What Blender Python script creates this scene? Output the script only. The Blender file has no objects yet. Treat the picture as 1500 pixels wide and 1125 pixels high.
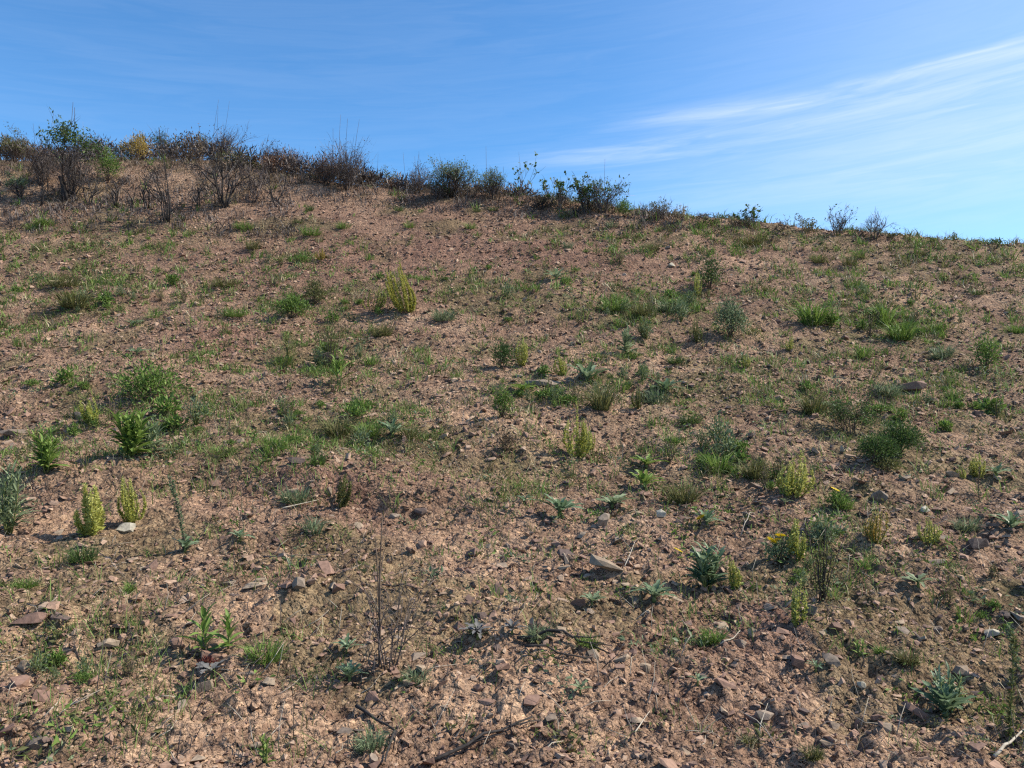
import bpy, bmesh, math, random
import numpy as np

# ------------------------------------------------------------------ camera, sky, sun, exposure
sc = bpy.context.scene
COL = sc.collection
R = math.radians
F_PX, CX, CY = 1133.0, 750.0, 562.5          # focal length and centre in photograph pixels
EYE = 1.6

cam_data = bpy.data.cameras.new('camera')
cam_data.sensor_width = 36.0
cam_data.lens = 36.0 * F_PX / 1500.0
cam_data.clip_start = 0.05
cam_data.clip_end = 6000.0
cam = bpy.data.objects.new('camera', cam_data)
COL.objects.link(cam)
cam.location = (0, 0, EYE)
cam.rotation_euler = (R(90), 0, 0)
sc.camera = cam

SUN_EL, SUN_AZ = R(45), R(84)                 # azimuth clockwise from +Y (the way we look)
w = bpy.data.worlds.new('World')
sc.world = w
w.use_nodes = True
nt = w.node_tree
for n in list(nt.nodes):
    nt.nodes.remove(n)
def wn(t, **kw):
    n = nt.nodes.new(t)
    for k, v in kw.items():
        setattr(n, k, v)
    return n
def wl(a, b):
    nt.links.new(a, b)
def wmath(op, a, b=None, c=None, clamp=False):
    n = wn('ShaderNodeMath', operation=op, use_clamp=clamp)
    for i, v in enumerate((a, b, c)):
        if v is None:
            continue
        if isinstance(v, (int, float)):
            n.inputs[i].default_value = v
        else:
            wl(v, n.inputs[i])
    return n.outputs[0]
def wsmooth(v, a, b):
    n = wn('ShaderNodeMapRange', interpolation_type='SMOOTHSTEP')
    wl(v, n.inputs[0])
    n.inputs[1].default_value = a; n.inputs[2].default_value = b
    return n.outputs[0]
out = wn('ShaderNodeOutputWorld')
bg = wn('ShaderNodeBackground')
bg.inputs['Strength'].default_value = 0.104
sky = wn('ShaderNodeTexSky', sky_type='NISHITA')
sky.sun_disc = False
sky.sun_elevation = SUN_EL
sky.sun_rotation = SUN_AZ
sky.air_density = 1.0
sky.dust_density = 0.15
sky.ozone_density = 2.2
sky.altitude = 300
tint = wn('ShaderNodeMix', data_type='RGBA', blend_type='MULTIPLY')
tint.inputs[0].default_value = 1.0
wl(sky.outputs[0], tint.inputs[6])
tint.inputs[7].default_value = (0.55, 0.98, 1.28, 1)
# thin cirrus, in azimuth / elevation of the sky itself
tc = wn('ShaderNodeTexCoord')
sep = wn('ShaderNodeSeparateXYZ')
wl(tc.outputs['Generated'], sep.inputs[0])
az = wmath('ARCTAN2', sep.outputs[0], sep.outputs[1])
el = wmath('ARCSINE', sep.outputs[2])
comb = wn('ShaderNodeCombineXYZ')
slope = 0.07
elr = wmath('SUBTRACT', el, wmath('MULTIPLY', az, slope))
wl(wmath('MULTIPLY', az, 2.2), comb.inputs[0])
wl(wmath('MULTIPLY', elr, 26.0), comb.inputs[1])
warp = wn('ShaderNodeTexNoise')
warp.inputs['Scale'].default_value = 1.6; warp.inputs['Detail'].default_value = 3
wl(comb.outputs[0], warp.inputs['Vector'])
wv = wn('ShaderNodeVectorMath', operation='MULTIPLY_ADD')
wl(warp.outputs['Color'], wv.inputs[0])
wv.inputs[1].default_value = (1.2, 0.9, 0.0)
wl(comb.outputs[0], wv.inputs[2])
fib = wn('ShaderNodeTexNoise')
fib.inputs['Scale'].default_value = 1.5; fib.inputs['Detail'].default_value = 9; fib.inputs['Roughness'].default_value = 0.62
wl(wv.outputs[0], fib.inputs['Vector'])
fine = wn('ShaderNodeTexNoise')
fine.inputs['Scale'].default_value = 5.5; fine.inputs['Detail'].default_value = 6; fine.inputs['Roughness'].default_value = 0.6
wl(wv.outputs[0], fine.inputs['Vector'])
fibre = wsmooth(wmath('ADD', wmath('MULTIPLY', fib.outputs['Fac'], 0.72), wmath('MULTIPLY', fine.outputs['Fac'], 0.28)), 0.33, 0.68)
# the bright streak climbing to the right
d = wmath('SUBTRACT', elr, wmath('ADD', 0.309, wmath('MULTIPLY', wmath('SUBTRACT', warp.outputs['Fac'], 0.5), 0.035)))
streak = wmath('POWER', 2.718, wmath('MULTIPLY', wmath('MULTIPLY', d, d), -15000.0))
streak = wmath('MULTIPLY', streak, wsmooth(az, 0.06, 0.28))
# the broad veil low on the right
d2 = wmath('SUBTRACT', elr, 0.225)
veil = wmath('POWER', 2.718, wmath('MULTIPLY', wmath('MULTIPLY', d2, d2), -260.0))
veil = wmath('MULTIPLY', veil, wsmooth(az, -0.08, 0.45))
amt = wmath('ADD', wmath('MULTIPLY', streak, wmath('ADD', 0.09, wmath('MULTIPLY', fibre, 0.33))),
            wmath('MULTIPLY', veil, wmath('ADD', 0.13, wmath('MULTIPLY', fibre, 0.13))))
d3 = wmath('SUBTRACT', elr, wmath('ADD', 0.281, wmath('MULTIPLY', wmath('SUBTRACT', warp.outputs['Fac'], 0.5), 0.05)))
low = wmath('POWER', 2.718, wmath('MULTIPLY', wmath('MULTIPLY', d3, d3), -5000.0))
low = wmath('MULTIPLY', low, wsmooth(az, -0.06, 0.12))
amt = wmath('ADD', amt, wmath('MULTIPLY', low, wmath('MULTIPLY', fibre, 0.24)))
amt = wmath('ADD', amt, wmath('MULTIPLY', wsmooth(az, 0.0, 0.75), 0.24))
amt = wmath('ADD', amt, wmath('MULTIPLY', fibre, 0.05), clamp=True)
cl = wn('ShaderNodeMix', data_type='RGBA')
wl(amt, cl.inputs[0])
wl(tint.outputs[2], cl.inputs[6])
cl.inputs[7].default_value = (6.3, 6.9, 7.7, 1)
wl(cl.outputs[2], bg.inputs['Color'])
wl(bg.outputs[0], out.inputs[0])

sun_d = bpy.data.lights.new('sun', 'SUN')
sun_d.energy = 5.0
sun_d.angle = R(0.53)
sun_d.color = (1.0, 0.94, 0.81)
sun = bpy.data.objects.new('sun', sun_d)
COL.objects.link(sun)
sun.location = (20, 10, 30)
sun.rotation_euler = (R(90) - SUN_EL, 0, -SUN_AZ + math.pi)
sc.view_settings.view_transform = 'Standard'
sc.view_settings.look = 'None'
sc.view_settings.gamma = 1.0
sc.view_settings.exposure = 0.6
sc.view_settings.use_curve_mapping = False
sc.render.engine = 'CYCLES'
sc.cycles.max_bounces = 5
sc.cycles.diffuse_bounces = 3
sc.cycles.transmission_bounces = 3
sc.cycles.use_denoising = False
sc.cycles.filter_width = 1.25

rng = np.random.default_rng(11)
random.seed(11)

# ------------------------------------------------------------------ terrain height
def hash2(ix, iy, seed):
    h = (ix.astype(np.int64) * 374761393 + iy.astype(np.int64) * 668265263 + seed * 974634777) & 0xFFFFFFFF
    h = ((h ^ (h >> 13)) * 1274126177) & 0xFFFFFFFF
    h = ((h ^ (h >> 15)) * 2246822519) & 0xFFFFFFFF
    return ((h ^ (h >> 16)) & 0xFFFFFF) / float(0xFFFFFF)
def vnoise(x, y, seed=0):
    fx, fy = np.floor(x), np.floor(y)
    tx, ty = x - fx, y - fy
    tx = tx * tx * tx * (tx * (tx * 6 - 15) + 10); ty = ty * ty * ty * (ty * (ty * 6 - 15) + 10)
    ix, iy = fx.astype(np.int64), fy.astype(np.int64)
    a = hash2(ix, iy, seed); b = hash2(ix + 1, iy, seed)
    c = hash2(ix, iy + 1, seed); d_ = hash2(ix + 1, iy + 1, seed)
    return (a * (1 - tx) + b * tx) * (1 - ty) + (c * (1 - tx) + d_ * tx) * ty
def fbm(x, y, seed=0, octv=3):
    s, a, t = 0.0, 1.0, 0.0
    ca, sa = math.cos(0.6), math.sin(0.6)
    for i in range(octv):
        s = s + a * vnoise(x, y, seed + i * 17); t += a
        x, y = (x * ca - y * sa) * 2.03 + 7.7, (x * sa + y * ca) * 2.03 + 3.1
        a *= 0.5
    return s / t
def sstep(a, b, v):
    t = np.clip((v - a) / (b - a), 0, 1)
    return t * t * (3 - 2 * t)

B2, B1 = 0.0169, -0.017
CREST = [(-300, 252), (0, 250), (100, 249), (250, 246), (350, 254), (450, 266), (600, 280), (700, 288), (800, 296), (900, 308),
         (1000, 319), (1100, 328), (1200, 339), (1300, 347), (1400, 355), (1500, 361), (1800, 376)]
_cx, _cy = [], []
for px, row in CREST:
    e = (CY - (row - 6)) / F_PX
    k = e - B1
    Y = (k + math.sqrt(k * k + 4 * B2 * 1.6)) / (2 * B2)
    _cx.append((px - CX) / F_PX * Y); _cy.append(Y)
def height(x, y):
    x = np.asarray(x, float); y = np.asarray(y, float)
    yp = np.maximum(y, 0.0)
    zq = B2 * yp * yp + B1 * yp + np.minimum(y, 0) * 0.03
    Yr = np.interp(x, _cx, _cy)
    zc = B2 * Yr * Yr + B1 * Yr
    t = np.maximum(y - Yr, -8)
    left = sstep(-2.5, -11.0, x)
    s1 = 0.04 + 0.27 * left
    t1 = np.minimum(t, 7.0)
    t2 = np.maximum(t - 7.0, 0)
    post = zc + s1 * t1 + 0.04 * np.minimum(t2, 10) - 0.10 * np.clip(t2 - 10, 0, 400) - 0.01 * np.maximum(t2 - 410, 0)
    k = 0.5
    hmix = np.clip(0.5 + 0.5 * (post - zq) / k, 0, 1)
    z = post * (1 - hmix) + zq * hmix - k * hmix * (1 - hmix)
    r = np.sqrt(x * x + y * y)
    fade = 1.0 / (1.0 + (r / 40.0) ** 2)
    z = z + fade * ((fbm(x * 0.35, y * 0.7, 3, 2) - 0.5) * 0.26
                    + (fbm(x * 1.1, y * 1.9, 9, 2) - 0.5) * 0.18
                    + (np.abs(fbm(x * 3.1, y * 4.0, 21, 2) - 0.5)) * 0.11
                    + (fbm(x * 8.0, y * 9.0, 33, 2) - 0.5) * 0.06 + np.abs(fbm(x * 17.0, y * 18.0, 37, 2) - 0.5) * 0.06 * sstep(24, 14, r) + np.abs(fbm(x * 33.0, y * 35.0, 41, 1) - 0.5) * 0.024 * sstep(11, 6, r)
                    + (fbm((x * 0.88 + y * 0.47) * 8.0, (y * 0.88 - x * 0.47) * 1.3, 47, 2) - 0.5) * 0.055 * sstep(0.2, 1.6, x) * sstep(14, 9, y))
    # low worn bank running across on the left, with bare earth on its near face
    bank = 6.55 + 0.16 * np.sin(x * 1.7) + 0.10 * (fbm(x * 1.5, x * 0 + 2.2, 5, 2) - 0.5) * 4
    z = z + 0.19 * sstep(-0.24, 0.05, y - bank) * sstep(1.4, 0.2, y - bank) * sstep(0.1, -1.2, x) * sstep(-6, -4.5, x)
    return z
_z0 = float(height(0.0, 0.0))
def at(px, py, far=60.0):
    """first point of the terrain seen through a photograph pixel"""
    y = np.linspace(1.6, far, 6000)
    x = (px - CX) / F_PX * y
    z = EYE + (CY - py) / F_PX * y
    hit = np.nonzero(height(x, y) >= z)[0]
    i = hit[0] if len(hit) else int(np.argmax(height(x, y) - z))
    return float(x[i]), float(y[i]), float(height(x[i], y[i]))
def at_depth(px, y):
    x = (px - CX) / F_PX * y
    return float(x), float(y), float(height(x, y))

# ------------------------------------------------------------------ materials
def new_mat(name):
    m = bpy.data.materials.new(name)
    m.use_nodes = True
    t = m.node_tree
    for n in list(t.nodes):
        t.nodes.remove(n)
    return m, t
def rgb(c):
    return (c[0], c[1], c[2], 1)
def ramp(t, fac, stops):
    n = t.nodes.new('ShaderNodeValToRGB')
    cr = n.color_ramp
    while len(cr.elements) > 1:
        cr.elements.remove(cr.elements[-1])
    cr.elements[0].position = stops[0][0]; cr.elements[0].color = rgb(stops[0][1])
    for p, c in stops[1:]:
        e = cr.elements.new(p); e.color = rgb(c)
    t.links.new(fac, n.inputs[0])
    return n.outputs[0]
def leaf_mat(name, stops, rough=0.6, trans=0.33):
    m, t = new_mat(name)
    a = t.nodes.new('ShaderNodeAttribute'); a.attribute_name = 'tint'
    col = ramp(t, a.outputs['Fac'], stops)
    p = t.nodes.new('ShaderNodeBsdfPrincipled')
    p.inputs['Roughness'].default_value = rough
    p.inputs['Specular IOR Level'].default_value = 0.3
    t.links.new(col, p.inputs['Base Color'])
    tr = t.nodes.new('ShaderNodeBsdfTranslucent')
    t.links.new(col, tr.inputs['Color'])
    mx = t.nodes.new('ShaderNodeMixShader'); mx.inputs[0].default_value = trans
    t.links.new(p.outputs[0], mx.inputs[1]); t.links.new(tr.outputs[0], mx.inputs[2])
    o = t.nodes.new('ShaderNodeOutputMaterial'); t.links.new(mx.outputs[0], o.inputs[0])
    return m
def wood_mat(name, c1, c2, scale=40, rough=0.85):
    m, t = new_mat(name)
    tcn = t.nodes.new('ShaderNodeTexCoord')
    no = t.nodes.new('ShaderNodeTexNoise'); no.inputs['Scale'].default_value = scale; no.inputs['Detail'].default_value = 4
    t.links.new(tcn.outputs['Object'], no.inputs['Vector'])
    col = ramp(t, no.outputs['Fac'], [(0.3, c1), (0.7, c2)])
    p = t.nodes.new('ShaderNodeBsdfPrincipled'); p.inputs['Roughness'].default_value = rough
    p.inputs['Specular IOR Level'].default_value = 0.2
    t.links.new(col, p.inputs['Base Color'])
    bp = t.nodes.new('ShaderNodeBump'); bp.inputs['Strength'].default_value = 0.5; bp.inputs['Distance'].default_value = 0.004
    t.links.new(no.outputs['Fac'], bp.inputs['Height']); t.links.new(bp.outputs[0], p.inputs['Normal'])
    o = t.nodes.new('ShaderNodeOutputMaterial'); t.links.new(p.outputs[0], o.inputs[0])
    return m
M = {}
M['green'] = leaf_mat('green_leaf', [(0, (0.055, 0.105, 0.020)), (0.5, (0.125, 0.205, 0.040)), (1, (0.23, 0.31, 0.075))])
M['dark'] = leaf_mat('dark_green_leaf', [(0, (0.028, 0.056, 0.016)), (0.5, (0.064, 0.112, 0.029)), (1, (0.125, 0.18, 0.048))])
M['olive'] = leaf_mat('olive_leaf', [(0, (0.065, 0.072, 0.024)), (0.5, (0.125, 0.130, 0.044)), (1, (0.20, 0.185, 0.075))])
M['greygreen'] = leaf_mat('grey_green_leaf', [(0, (0.065, 0.10, 0.05)), (0.5, (0.145, 0.195, 0.10)), (1, (0.25, 0.295, 0.17))])
M['blue'] = leaf_mat('blue_green_leaf', [(0, (0.05, 0.085, 0.042)), (0.5, (0.11, 0.17, 0.085)), (1, (0.25, 0.32, 0.19))], rough=0.45)
M['yellow'] = leaf_mat('yellow_green_leaf', [(0, (0.17, 0.195, 0.032)), (0.45, (0.38, 0.385, 0.08)), (1, (0.60, 0.57, 0.19))])
M['ochre'] = leaf_mat('ochre_leaf', [(0, (0.22, 0.15, 0.03)), (0.5, (0.40, 0.28, 0.06)), (1, (0.55, 0.42, 0.12))])
M['pale_yellow'] = leaf_mat('pale_yellow_leaf', [(0, (0.20, 0.21, 0.035)), (0.5, (0.40, 0.38, 0.085)), (1, (0.58, 0.53, 0.17))])
M['brown'] = leaf_mat('brown_dead_leaf', [(0, (0.05, 0.036, 0.022)), (0.5, (0.12, 0.08, 0.048)), (1, (0.22, 0.155, 0.09))], trans=0.1)
M['rust'] = leaf_mat('rusty_dead_leaf', [(0, (0.07, 0.032, 0.018)), (0.5, (0.15, 0.068, 0.035)), (1, (0.25, 0.13, 0.07))], trans=0.1)
M['scrub'] = leaf_mat('dead_scrub_twig', [(0, (0.06, 0.048, 0.045)), (0.5, (0.13, 0.104, 0.095)), (1, (0.23, 0.185, 0.16))], trans=0.05)
M['dry'] = leaf_mat('dry_straw', [(0, (0.18, 0.14, 0.075)), (0.5, (0.32, 0.26, 0.15)), (1, (0.48, 0.41, 0.26))], trans=0.15)
M['petal'] = leaf_mat('yellow_petal', [(0, (0.65, 0.42, 0.01)), (1, (0.85, 0.62, 0.02))], trans=0.2)
M['grey_leaf'] = leaf_mat('withered_grey_leaf', [(0, (0.045, 0.042, 0.04)), (0.5, (0.095, 0.09, 0.085)), (1, (0.16, 0.152, 0.145))], trans=0.05)
M['redleaf'] = leaf_mat('dark_red_leaf', [(0, (0.05, 0.012, 0.012)), (1, (0.18, 0.05, 0.035))], trans=0.15)
M['stem_green'] = wood_mat('green_stem', (0.09, 0.11, 0.03), (0.17, 0.18, 0.06))
M['stem_brown'] = wood_mat('brown_stem', (0.07, 0.048, 0.035), (0.16, 0.115, 0.085))
M['charred'] = wood_mat('charred_wood', (0.018, 0.016, 0.016), (0.055, 0.046, 0.043))
M['grey_twig'] = wood_mat('grey_brown_twig', (0.05, 0.04, 0.04), (0.13, 0.105, 0.10))
M['pale_twig'] = wood_mat('bleached_twig', (0.28, 0.235, 0.18), (0.48, 0.42, 0.34))

# soil
def soil_material():
    m, t = new_mat('stony_soil')
    N, L = t.nodes, t.links
    geo = N.new('ShaderNodeNewGeometry')
    def noise(scale, det=4, rough=0.55):
        n = N.new('ShaderNodeTexNoise'); n.inputs['Scale'].default_value = scale
        n.inputs['Detail'].default_value = det; n.inputs['Roughness'].default_value = rough
        L.new(geo.outputs['Position'], n.inputs['Vector']); return n.outputs['Fac']
    def mix(f, a, b, mode='MIX'):
        n = N.new('ShaderNodeMix'); n.data_type = 'RGBA'; n.blend_type = mode
        for s, v in ((n.inputs[0], f), (n.inputs[6], a), (n.inputs[7], b)):
            if isinstance(v, (int, float)): s.default_value = v
            elif isinstance(v, tuple): s.default_value = rgb(v)
            else: L.new(v, s)
        return n.outputs[2]
    def attr(nm):
        n = N.new('ShaderNodeAttribute'); n.attribute_name = nm; return n.outputs['Fac']
    base = ramp(t, noise(0.9, 5), [(0.30, (0.192, 0.120, 0.084)), (0.47, (0.268, 0.174, 0.119)), (0.60, (0.328, 0.219, 0.149)), (0.72, (0.40, 0.283, 0.195))])
    base = mix(attr('sand'), base, (0.43, 0.285, 0.188))
    base = mix(attr('red'), base, (0.235, 0.130, 0.097))
    base = mix(attr('moss'), base, (0.150, 0.125, 0.062))
    # grit: cells of different colour
    def vor(scale):
        v = N.new('ShaderNodeTexVoronoi'); v.inputs['Scale'].default_value = scale
        v.inputs['Randomness'].default_value = 1.0
        L.new(geo.outputs['Position'], v.inputs['Vector']); return v
    v1, v2, v3 = vor(38), vor(90), vor(17)
    def chan(v):
        s = N.new('ShaderNodeSeparateColor'); L.new(v.outputs['Color'], s.inputs[0]); return s.outputs[0]
    g1 = ramp(t, chan(v1), [(0.0, (0.62, 0.58, 0.58)), (0.5, (1.0, 1.0, 1.0)), (0.85, (1.15, 1.12, 1.08)), (1.0, (1.5, 1.5, 1.45))])
    g2 = ramp(t, chan(v2), [(0.0, (0.66, 0.64, 0.64)), (0.6, (1.02, 1.02, 1.02)), (1.0, (1.35, 1.3, 1.25))])
    g3 = ramp(t, chan(v3), [(0.0, (0.78, 0.74, 0.74)), (0.6, (1.0, 1.0, 1.0)), (1.0, (1.22, 1.2, 1.16))])
    damp = ramp(t, noise(4.5, 5, 0.65), [(0.34, (0.66, 0.62, 0.62)), (0.5, (1, 1, 1)), (0.7, (1.12, 1.1, 1.08))])
    base = mix(0.9, base, damp, 'MULTIPLY')
    c = mix(0.85, base, g1, 'MULTIPLY'); c = mix(0.7, c, g2, 'MULTIPLY'); c = mix(0.7, c, g3, 'MULTIPLY')
    p = N.new('ShaderNodeBsdfPrincipled'); p.inputs['Roughness'].default_value = 0.95
    p.inputs['Specular IOR Level'].default_value = 0.15
    L.new(c, p.inputs['Base Color'])
    def bump(h, dist, strength, prev=None, inv=False):
        b = N.new('ShaderNodeBump'); b.inputs['Distance'].default_value = dist; b.inputs['Strength'].default_value = strength
        b.invert = inv
        L.new(h, b.inputs['Height'])
        if prev is not None: L.new(prev, b.inputs['Normal'])
        return b.outputs[0]
    nb = bump(v3.outputs['Distance'], 0.045, 0.9, None, True)
    nb = bump(v1.outputs['Distance'], 0.024, 0.9, nb, True)
    nb = bump(v2.outputs['Distance'], 0.007, 0.7, nb, True)
    nb = bump(noise(14, 6, 0.7), 0.05, 0.7, nb)
    L.new(nb, p.inputs['Normal'])
    o = N.new('ShaderNodeOutputMaterial'); L.new(p.outputs[0], o.inputs[0])
    return m
M['soil'] = soil_material()

def stone_material(name, stops):
    m, t = new_mat(name)
    N, L = t.nodes, t.links
    a = N.new('ShaderNodeAttribute'); a.attribute_name = 'tint'
    oi = N.new('ShaderNodeObjectInfo')
    ad = N.new('ShaderNodeMath'); ad.operation = 'ADD'
    L.new(a.outputs['Fac'], ad.inputs[0])
    sm = N.new('ShaderNodeMath'); sm.operation = 'MULTIPLY'; sm.inputs[1].default_value = 0.35
    L.new(oi.outputs['Random'], sm.inputs[0]); L.new(sm.outputs[0], ad.inputs[1])
    col = ramp(t, ad.outputs[0], stops)
    geo = N.new('ShaderNodeNewGeometry')
    no = N.new('ShaderNodeTexNoise'); no.inputs['Scale'].default_value = 45; no.inputs['Detail'].default_value = 5
    L.new(geo.outputs['Position'], no.inputs['Vector'])
    g = ramp(t, no.outputs['Fac'], [(0.3, (0.72, 0.70, 0.68)), (0.55, (1, 1, 1)), (0.75, (1.2, 1.15, 1.08))])
    mx = N.new('ShaderNodeMix'); mx.data_type = 'RGBA'; mx.blend_type = 'MULTIPLY'; mx.inputs[0].default_value = 1
    L.new(col, mx.inputs[6]); L.new(g, mx.inputs[7])
    p = N.new('ShaderNodeBsdfPrincipled'); p.inputs['Roughness'].default_value = 0.8
    p.inputs['Specular IOR Level'].default_value = 0.25
    L.new(mx.outputs[2], p.inputs['Base Color'])
    b = N.new('ShaderNodeBump'); b.inputs['Distance'].default_value = 0.006; b.inputs['Strength'].default_value = 0.6
    L.new(no.outputs['Fac'], b.inputs['Height']); L.new(b.outputs[0], p.inputs['Normal'])
    o = N.new('ShaderNodeOutputMaterial'); L.new(p.outputs[0], o.inputs[0])
    return m
M['gravel'] = stone_material('gravel_stone', [(0, (0.105, 0.064, 0.053)), (0.22, (0.215, 0.130, 0.096)), (0.45, (0.315, 0.197, 0.138)),
                                               (0.62, (0.40, 0.275, 0.192)), (0.78, (0.27, 0.195, 0.145)), (0.92, (0.46, 0.365, 0.27)), (1, (0.46, 0.40, 0.32))])
M['red_stone'] = stone_material('reddish_stone', [(0, (0.15, 0.088, 0.068)), (1, (0.26, 0.158, 0.115))])
M['tan_stone'] = stone_material('tan_stone', [(0, (0.22, 0.158, 0.11)), (1, (0.34, 0.255, 0.18))])
M['grey_stone'] = stone_material('grey_stone', [(0, (0.15, 0.112, 0.086)), (1, (0.27, 0.208, 0.16))])
M['dark_stone'] = stone_material('dark_stone', [(0, (0.075, 0.055, 0.048)), (1, (0.145, 0.10, 0.085))])
M['pale_stone'] = stone_material('pale_stone', [(0, (0.30, 0.26, 0.195)), (1, (0.42, 0.375, 0.30))])

# ------------------------------------------------------------------ mesh helpers
class MB:
    """collects triangles with a tint per vertex"""
    def __init__(self):
        self.V, self.F, self.T, self.n = [], [], [], 0
    def add(self, v, f, t):
        v = np.asarray(v, np.float32).reshape(-1, 3); f = np.asarray(f, np.int32).reshape(-1, 3)
        self.V.append(v); self.F.append(f + self.n)
        self.T.append(np.broadcast_to(np.asarray(t, np.float32), (len(v),)) if np.ndim(t) == 0 else np.asarray(t, np.float32))
        self.n += len(v)
    def mesh(self, name, mat, flat=False):
        me = bpy.data.meshes.new(name)
        V = np.concatenate(self.V); F = np.concatenate(self.F); T = np.concatenate(self.T)
        me.vertices.add(len(V)); me.vertices.foreach_set('co', V.ravel())
        me.loops.add(len(F) * 3); me.loops.foreach_set('vertex_index', F.ravel())
        me.polygons.add(len(F)); me.polygons.foreach_set('loop_start', np.arange(0, len(F) * 3, 3, dtype=np.int32))
        a = me.attributes.new('tint', 'FLOAT', 'POINT'); a.data.foreach_set('value', T)
        me.materials.append(mat)
        me.update(calc_edges=True)
        if flat: me.polygons.foreach_set('use_smooth', np.zeros(len(F), bool))
        return me
    def build(self, name, mat, parent=None, flat=False):
        if not self.V:
            return None
        return link(name, self.mesh(name, mat, flat), parent)
def link(name, me, parent=None, loc=None, rot=None, scale=None):
    o = bpy.data.objects.new(name, me); COL.objects.link(o)
    if parent is not None: o.parent = parent
    if loc is not None: o.location = loc
    if rot is not None: o.rotation_euler = rot
    if scale is not None: o.scale = scale
    return o
def tag(o, label=None, cat=None, group=None, kind=None):
    if label: o['label'] = label
    if cat: o['category'] = cat
    if group: o['group'] = group
    if kind: o['kind'] = kind
    return o
def empty(name, loc, label, cat, group=None):
    o = bpy.data.objects.new(name, None); COL.objects.link(o)
    o.location = loc; o.empty_display_size = 0.1
    return tag(o, label, cat, group)
def unit(v):
    v = np.asarray(v, float)
    return v / np.maximum(np.linalg.norm(v, axis=-1, keepdims=True), 1e-9)
def leaves(mb, P, D, L, W, tint, fold=0.15, r=rng):
    """diamond leaves, folded along the midrib: two triangles each"""
    P = np.asarray(P, float); n = len(P); D = unit(D)
    S = unit(np.cross(D, r.normal(size=(n, 3)))); Nn = np.cross(S, D)
    L = np.broadcast_to(L, (n,))[:, None]; W = np.broadcast_to(W, (n,))[:, None]
    mid = P + D * L * 0.5 + Nn * L * fold
    v = np.stack([P, mid + S * W * 0.5, P + D * L, mid - S * W * 0.5], 1).reshape(-1, 3)
    b = np.arange(n)[:, None] * 4
    f = np.concatenate([b + np.array([0, 1, 2]), b + np.array([0, 2, 3])])
    mb.add(v, f, np.repeat(np.broadcast_to(tint, (n,)), 4))
def blades(mb, P, D, L, W, tint, droop=0.3, r=rng):
    """grass blades bending over: three triangles each"""
    P = np.asarray(P, float); n = len(P); D = unit(D)
    S = np.cross(D, np.array([0, 0, 1.0])) + r.normal(size=(n, 3)) * 0.35
    S = unit(S - D * np.sum(S * D, 1, keepdims=True))
    L = np.broadcast_to(L, (n,))[:, None]; W = np.broadcast_to(W, (n,))[:, None]
    dr = np.broadcast_to(droop, (n,))[:, None]
    H = unit(D * np.array([1, 1, 0]) + 1e-6)
    mid = P + D * L * 0.55
    tip = mid + unit(D * (1 - dr) + H * dr - np.array([0, 0, 0.5]) * dr) * L * 0.5
    v = np.stack([P - S * W * 0.5, P + S * W * 0.5, mid + S * W * 0.42, mid - S * W * 0.42, tip], 1).reshape(-1, 3)
    b = np.arange(n)[:, None] * 5
    f = np.concatenate([b + np.array([0, 1, 2]), b + np.array([0, 2, 3]), b + np.array([3, 2, 4])])
    mb.add(v, f, np.repeat(np.broadcast_to(tint, (n,)), 5))
def tube(mb, pts, r0, r1, sides=4, tint=0.5):
    pts = np.asarray(pts, float); k = len(pts)
    d_ = np.gradient(pts, axis=0); d_ = unit(d_)
    ref = np.array([0.31, 0.27, 0.91]) if abs(d_[0] @ np.array([0.31, 0.27, 0.91])) < 0.9 else np.array([1.0, 0, 0])
    s = unit(np.cross(d_, ref)); n_ = np.cross(s, d_)
    a = np.arange(sides) * 2 * math.pi / sides
    rad = np.linspace(r0, r1, k)[:, None, None]
    ring = pts[:, None, :] + rad * (np.cos(a)[None, :, None] * s[:, None, :] + np.sin(a)[None, :, None] * n_[:, None, :])
    v = ring.reshape(-1, 3)
    f = []
    for i in range(k - 1):
        for j in range(sides):
            p, q = i * sides + j, i * sides + (j + 1) % sides
            f += [(p, q, q + sides), (p, q + sides, p + sides)]
    for j in range(1, sides - 1):
        f += [(0, j + 1, j), ((k - 1) * sides, (k - 1) * sides + j, (k - 1) * sides + j + 1)]
    mb.add(v, f, tint)
def curve_pts(p0, d0, length, r, n=5, wobble=0.15, up=0.0):
    pts = [np.array(p0, float)]; d_ = unit(np.array(d0, float))
    for i in range(n - 1):
        d_ = unit(d_ + r.normal(size=3) * wobble + np.array([0, 0, up]))
        pts.append(pts[-1] + d_ * length / (n - 1))
    return np.array(pts)

# ------------------------------------------------------------------ ground: one sheet, fine in front, out past the horizon
ZONES = [  # photograph pixels where green cover is thick: x, y, rx, ry, weight
    (940, 455, 110, 35, 1.0), (1250, 465, 130, 50, 0.8), (540, 630, 110, 35, 1.0), (1050, 690, 110, 45, 1.0), (330, 650, 120, 30, 0.9),
    (100, 985, 130, 45, 0.8), (60, 1050, 90, 40, 0.5), (1420, 880, 110, 40, 0.8), (100, 430, 140, 40, 0.7), (450, 440, 100, 35, 0.8),
    (1300, 600, 140, 50, 0.7), (960, 590, 110, 40, 0.8), (150, 345, 190, 25, 0.8), (420, 360, 130, 25, 0.4), (800, 660, 90, 40, 0.5),
    (1230, 830, 110, 60, 0.6), (330, 880, 110, 30, 0.4), (700, 420, 150, 30, 0.4), (1130, 340, 200, 20, 0.6), (1380, 380, 150, 25, 0.6),
    (200, 600, 130, 50, 0.6), (720, 700, 80, 25, 0.4), (1420, 560, 90, 30, 0.6), (480, 540, 90, 50, 0.7), (1290, 720, 120, 30, 0.5), (1440, 1060, 90, 60, 0.5)]
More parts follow.
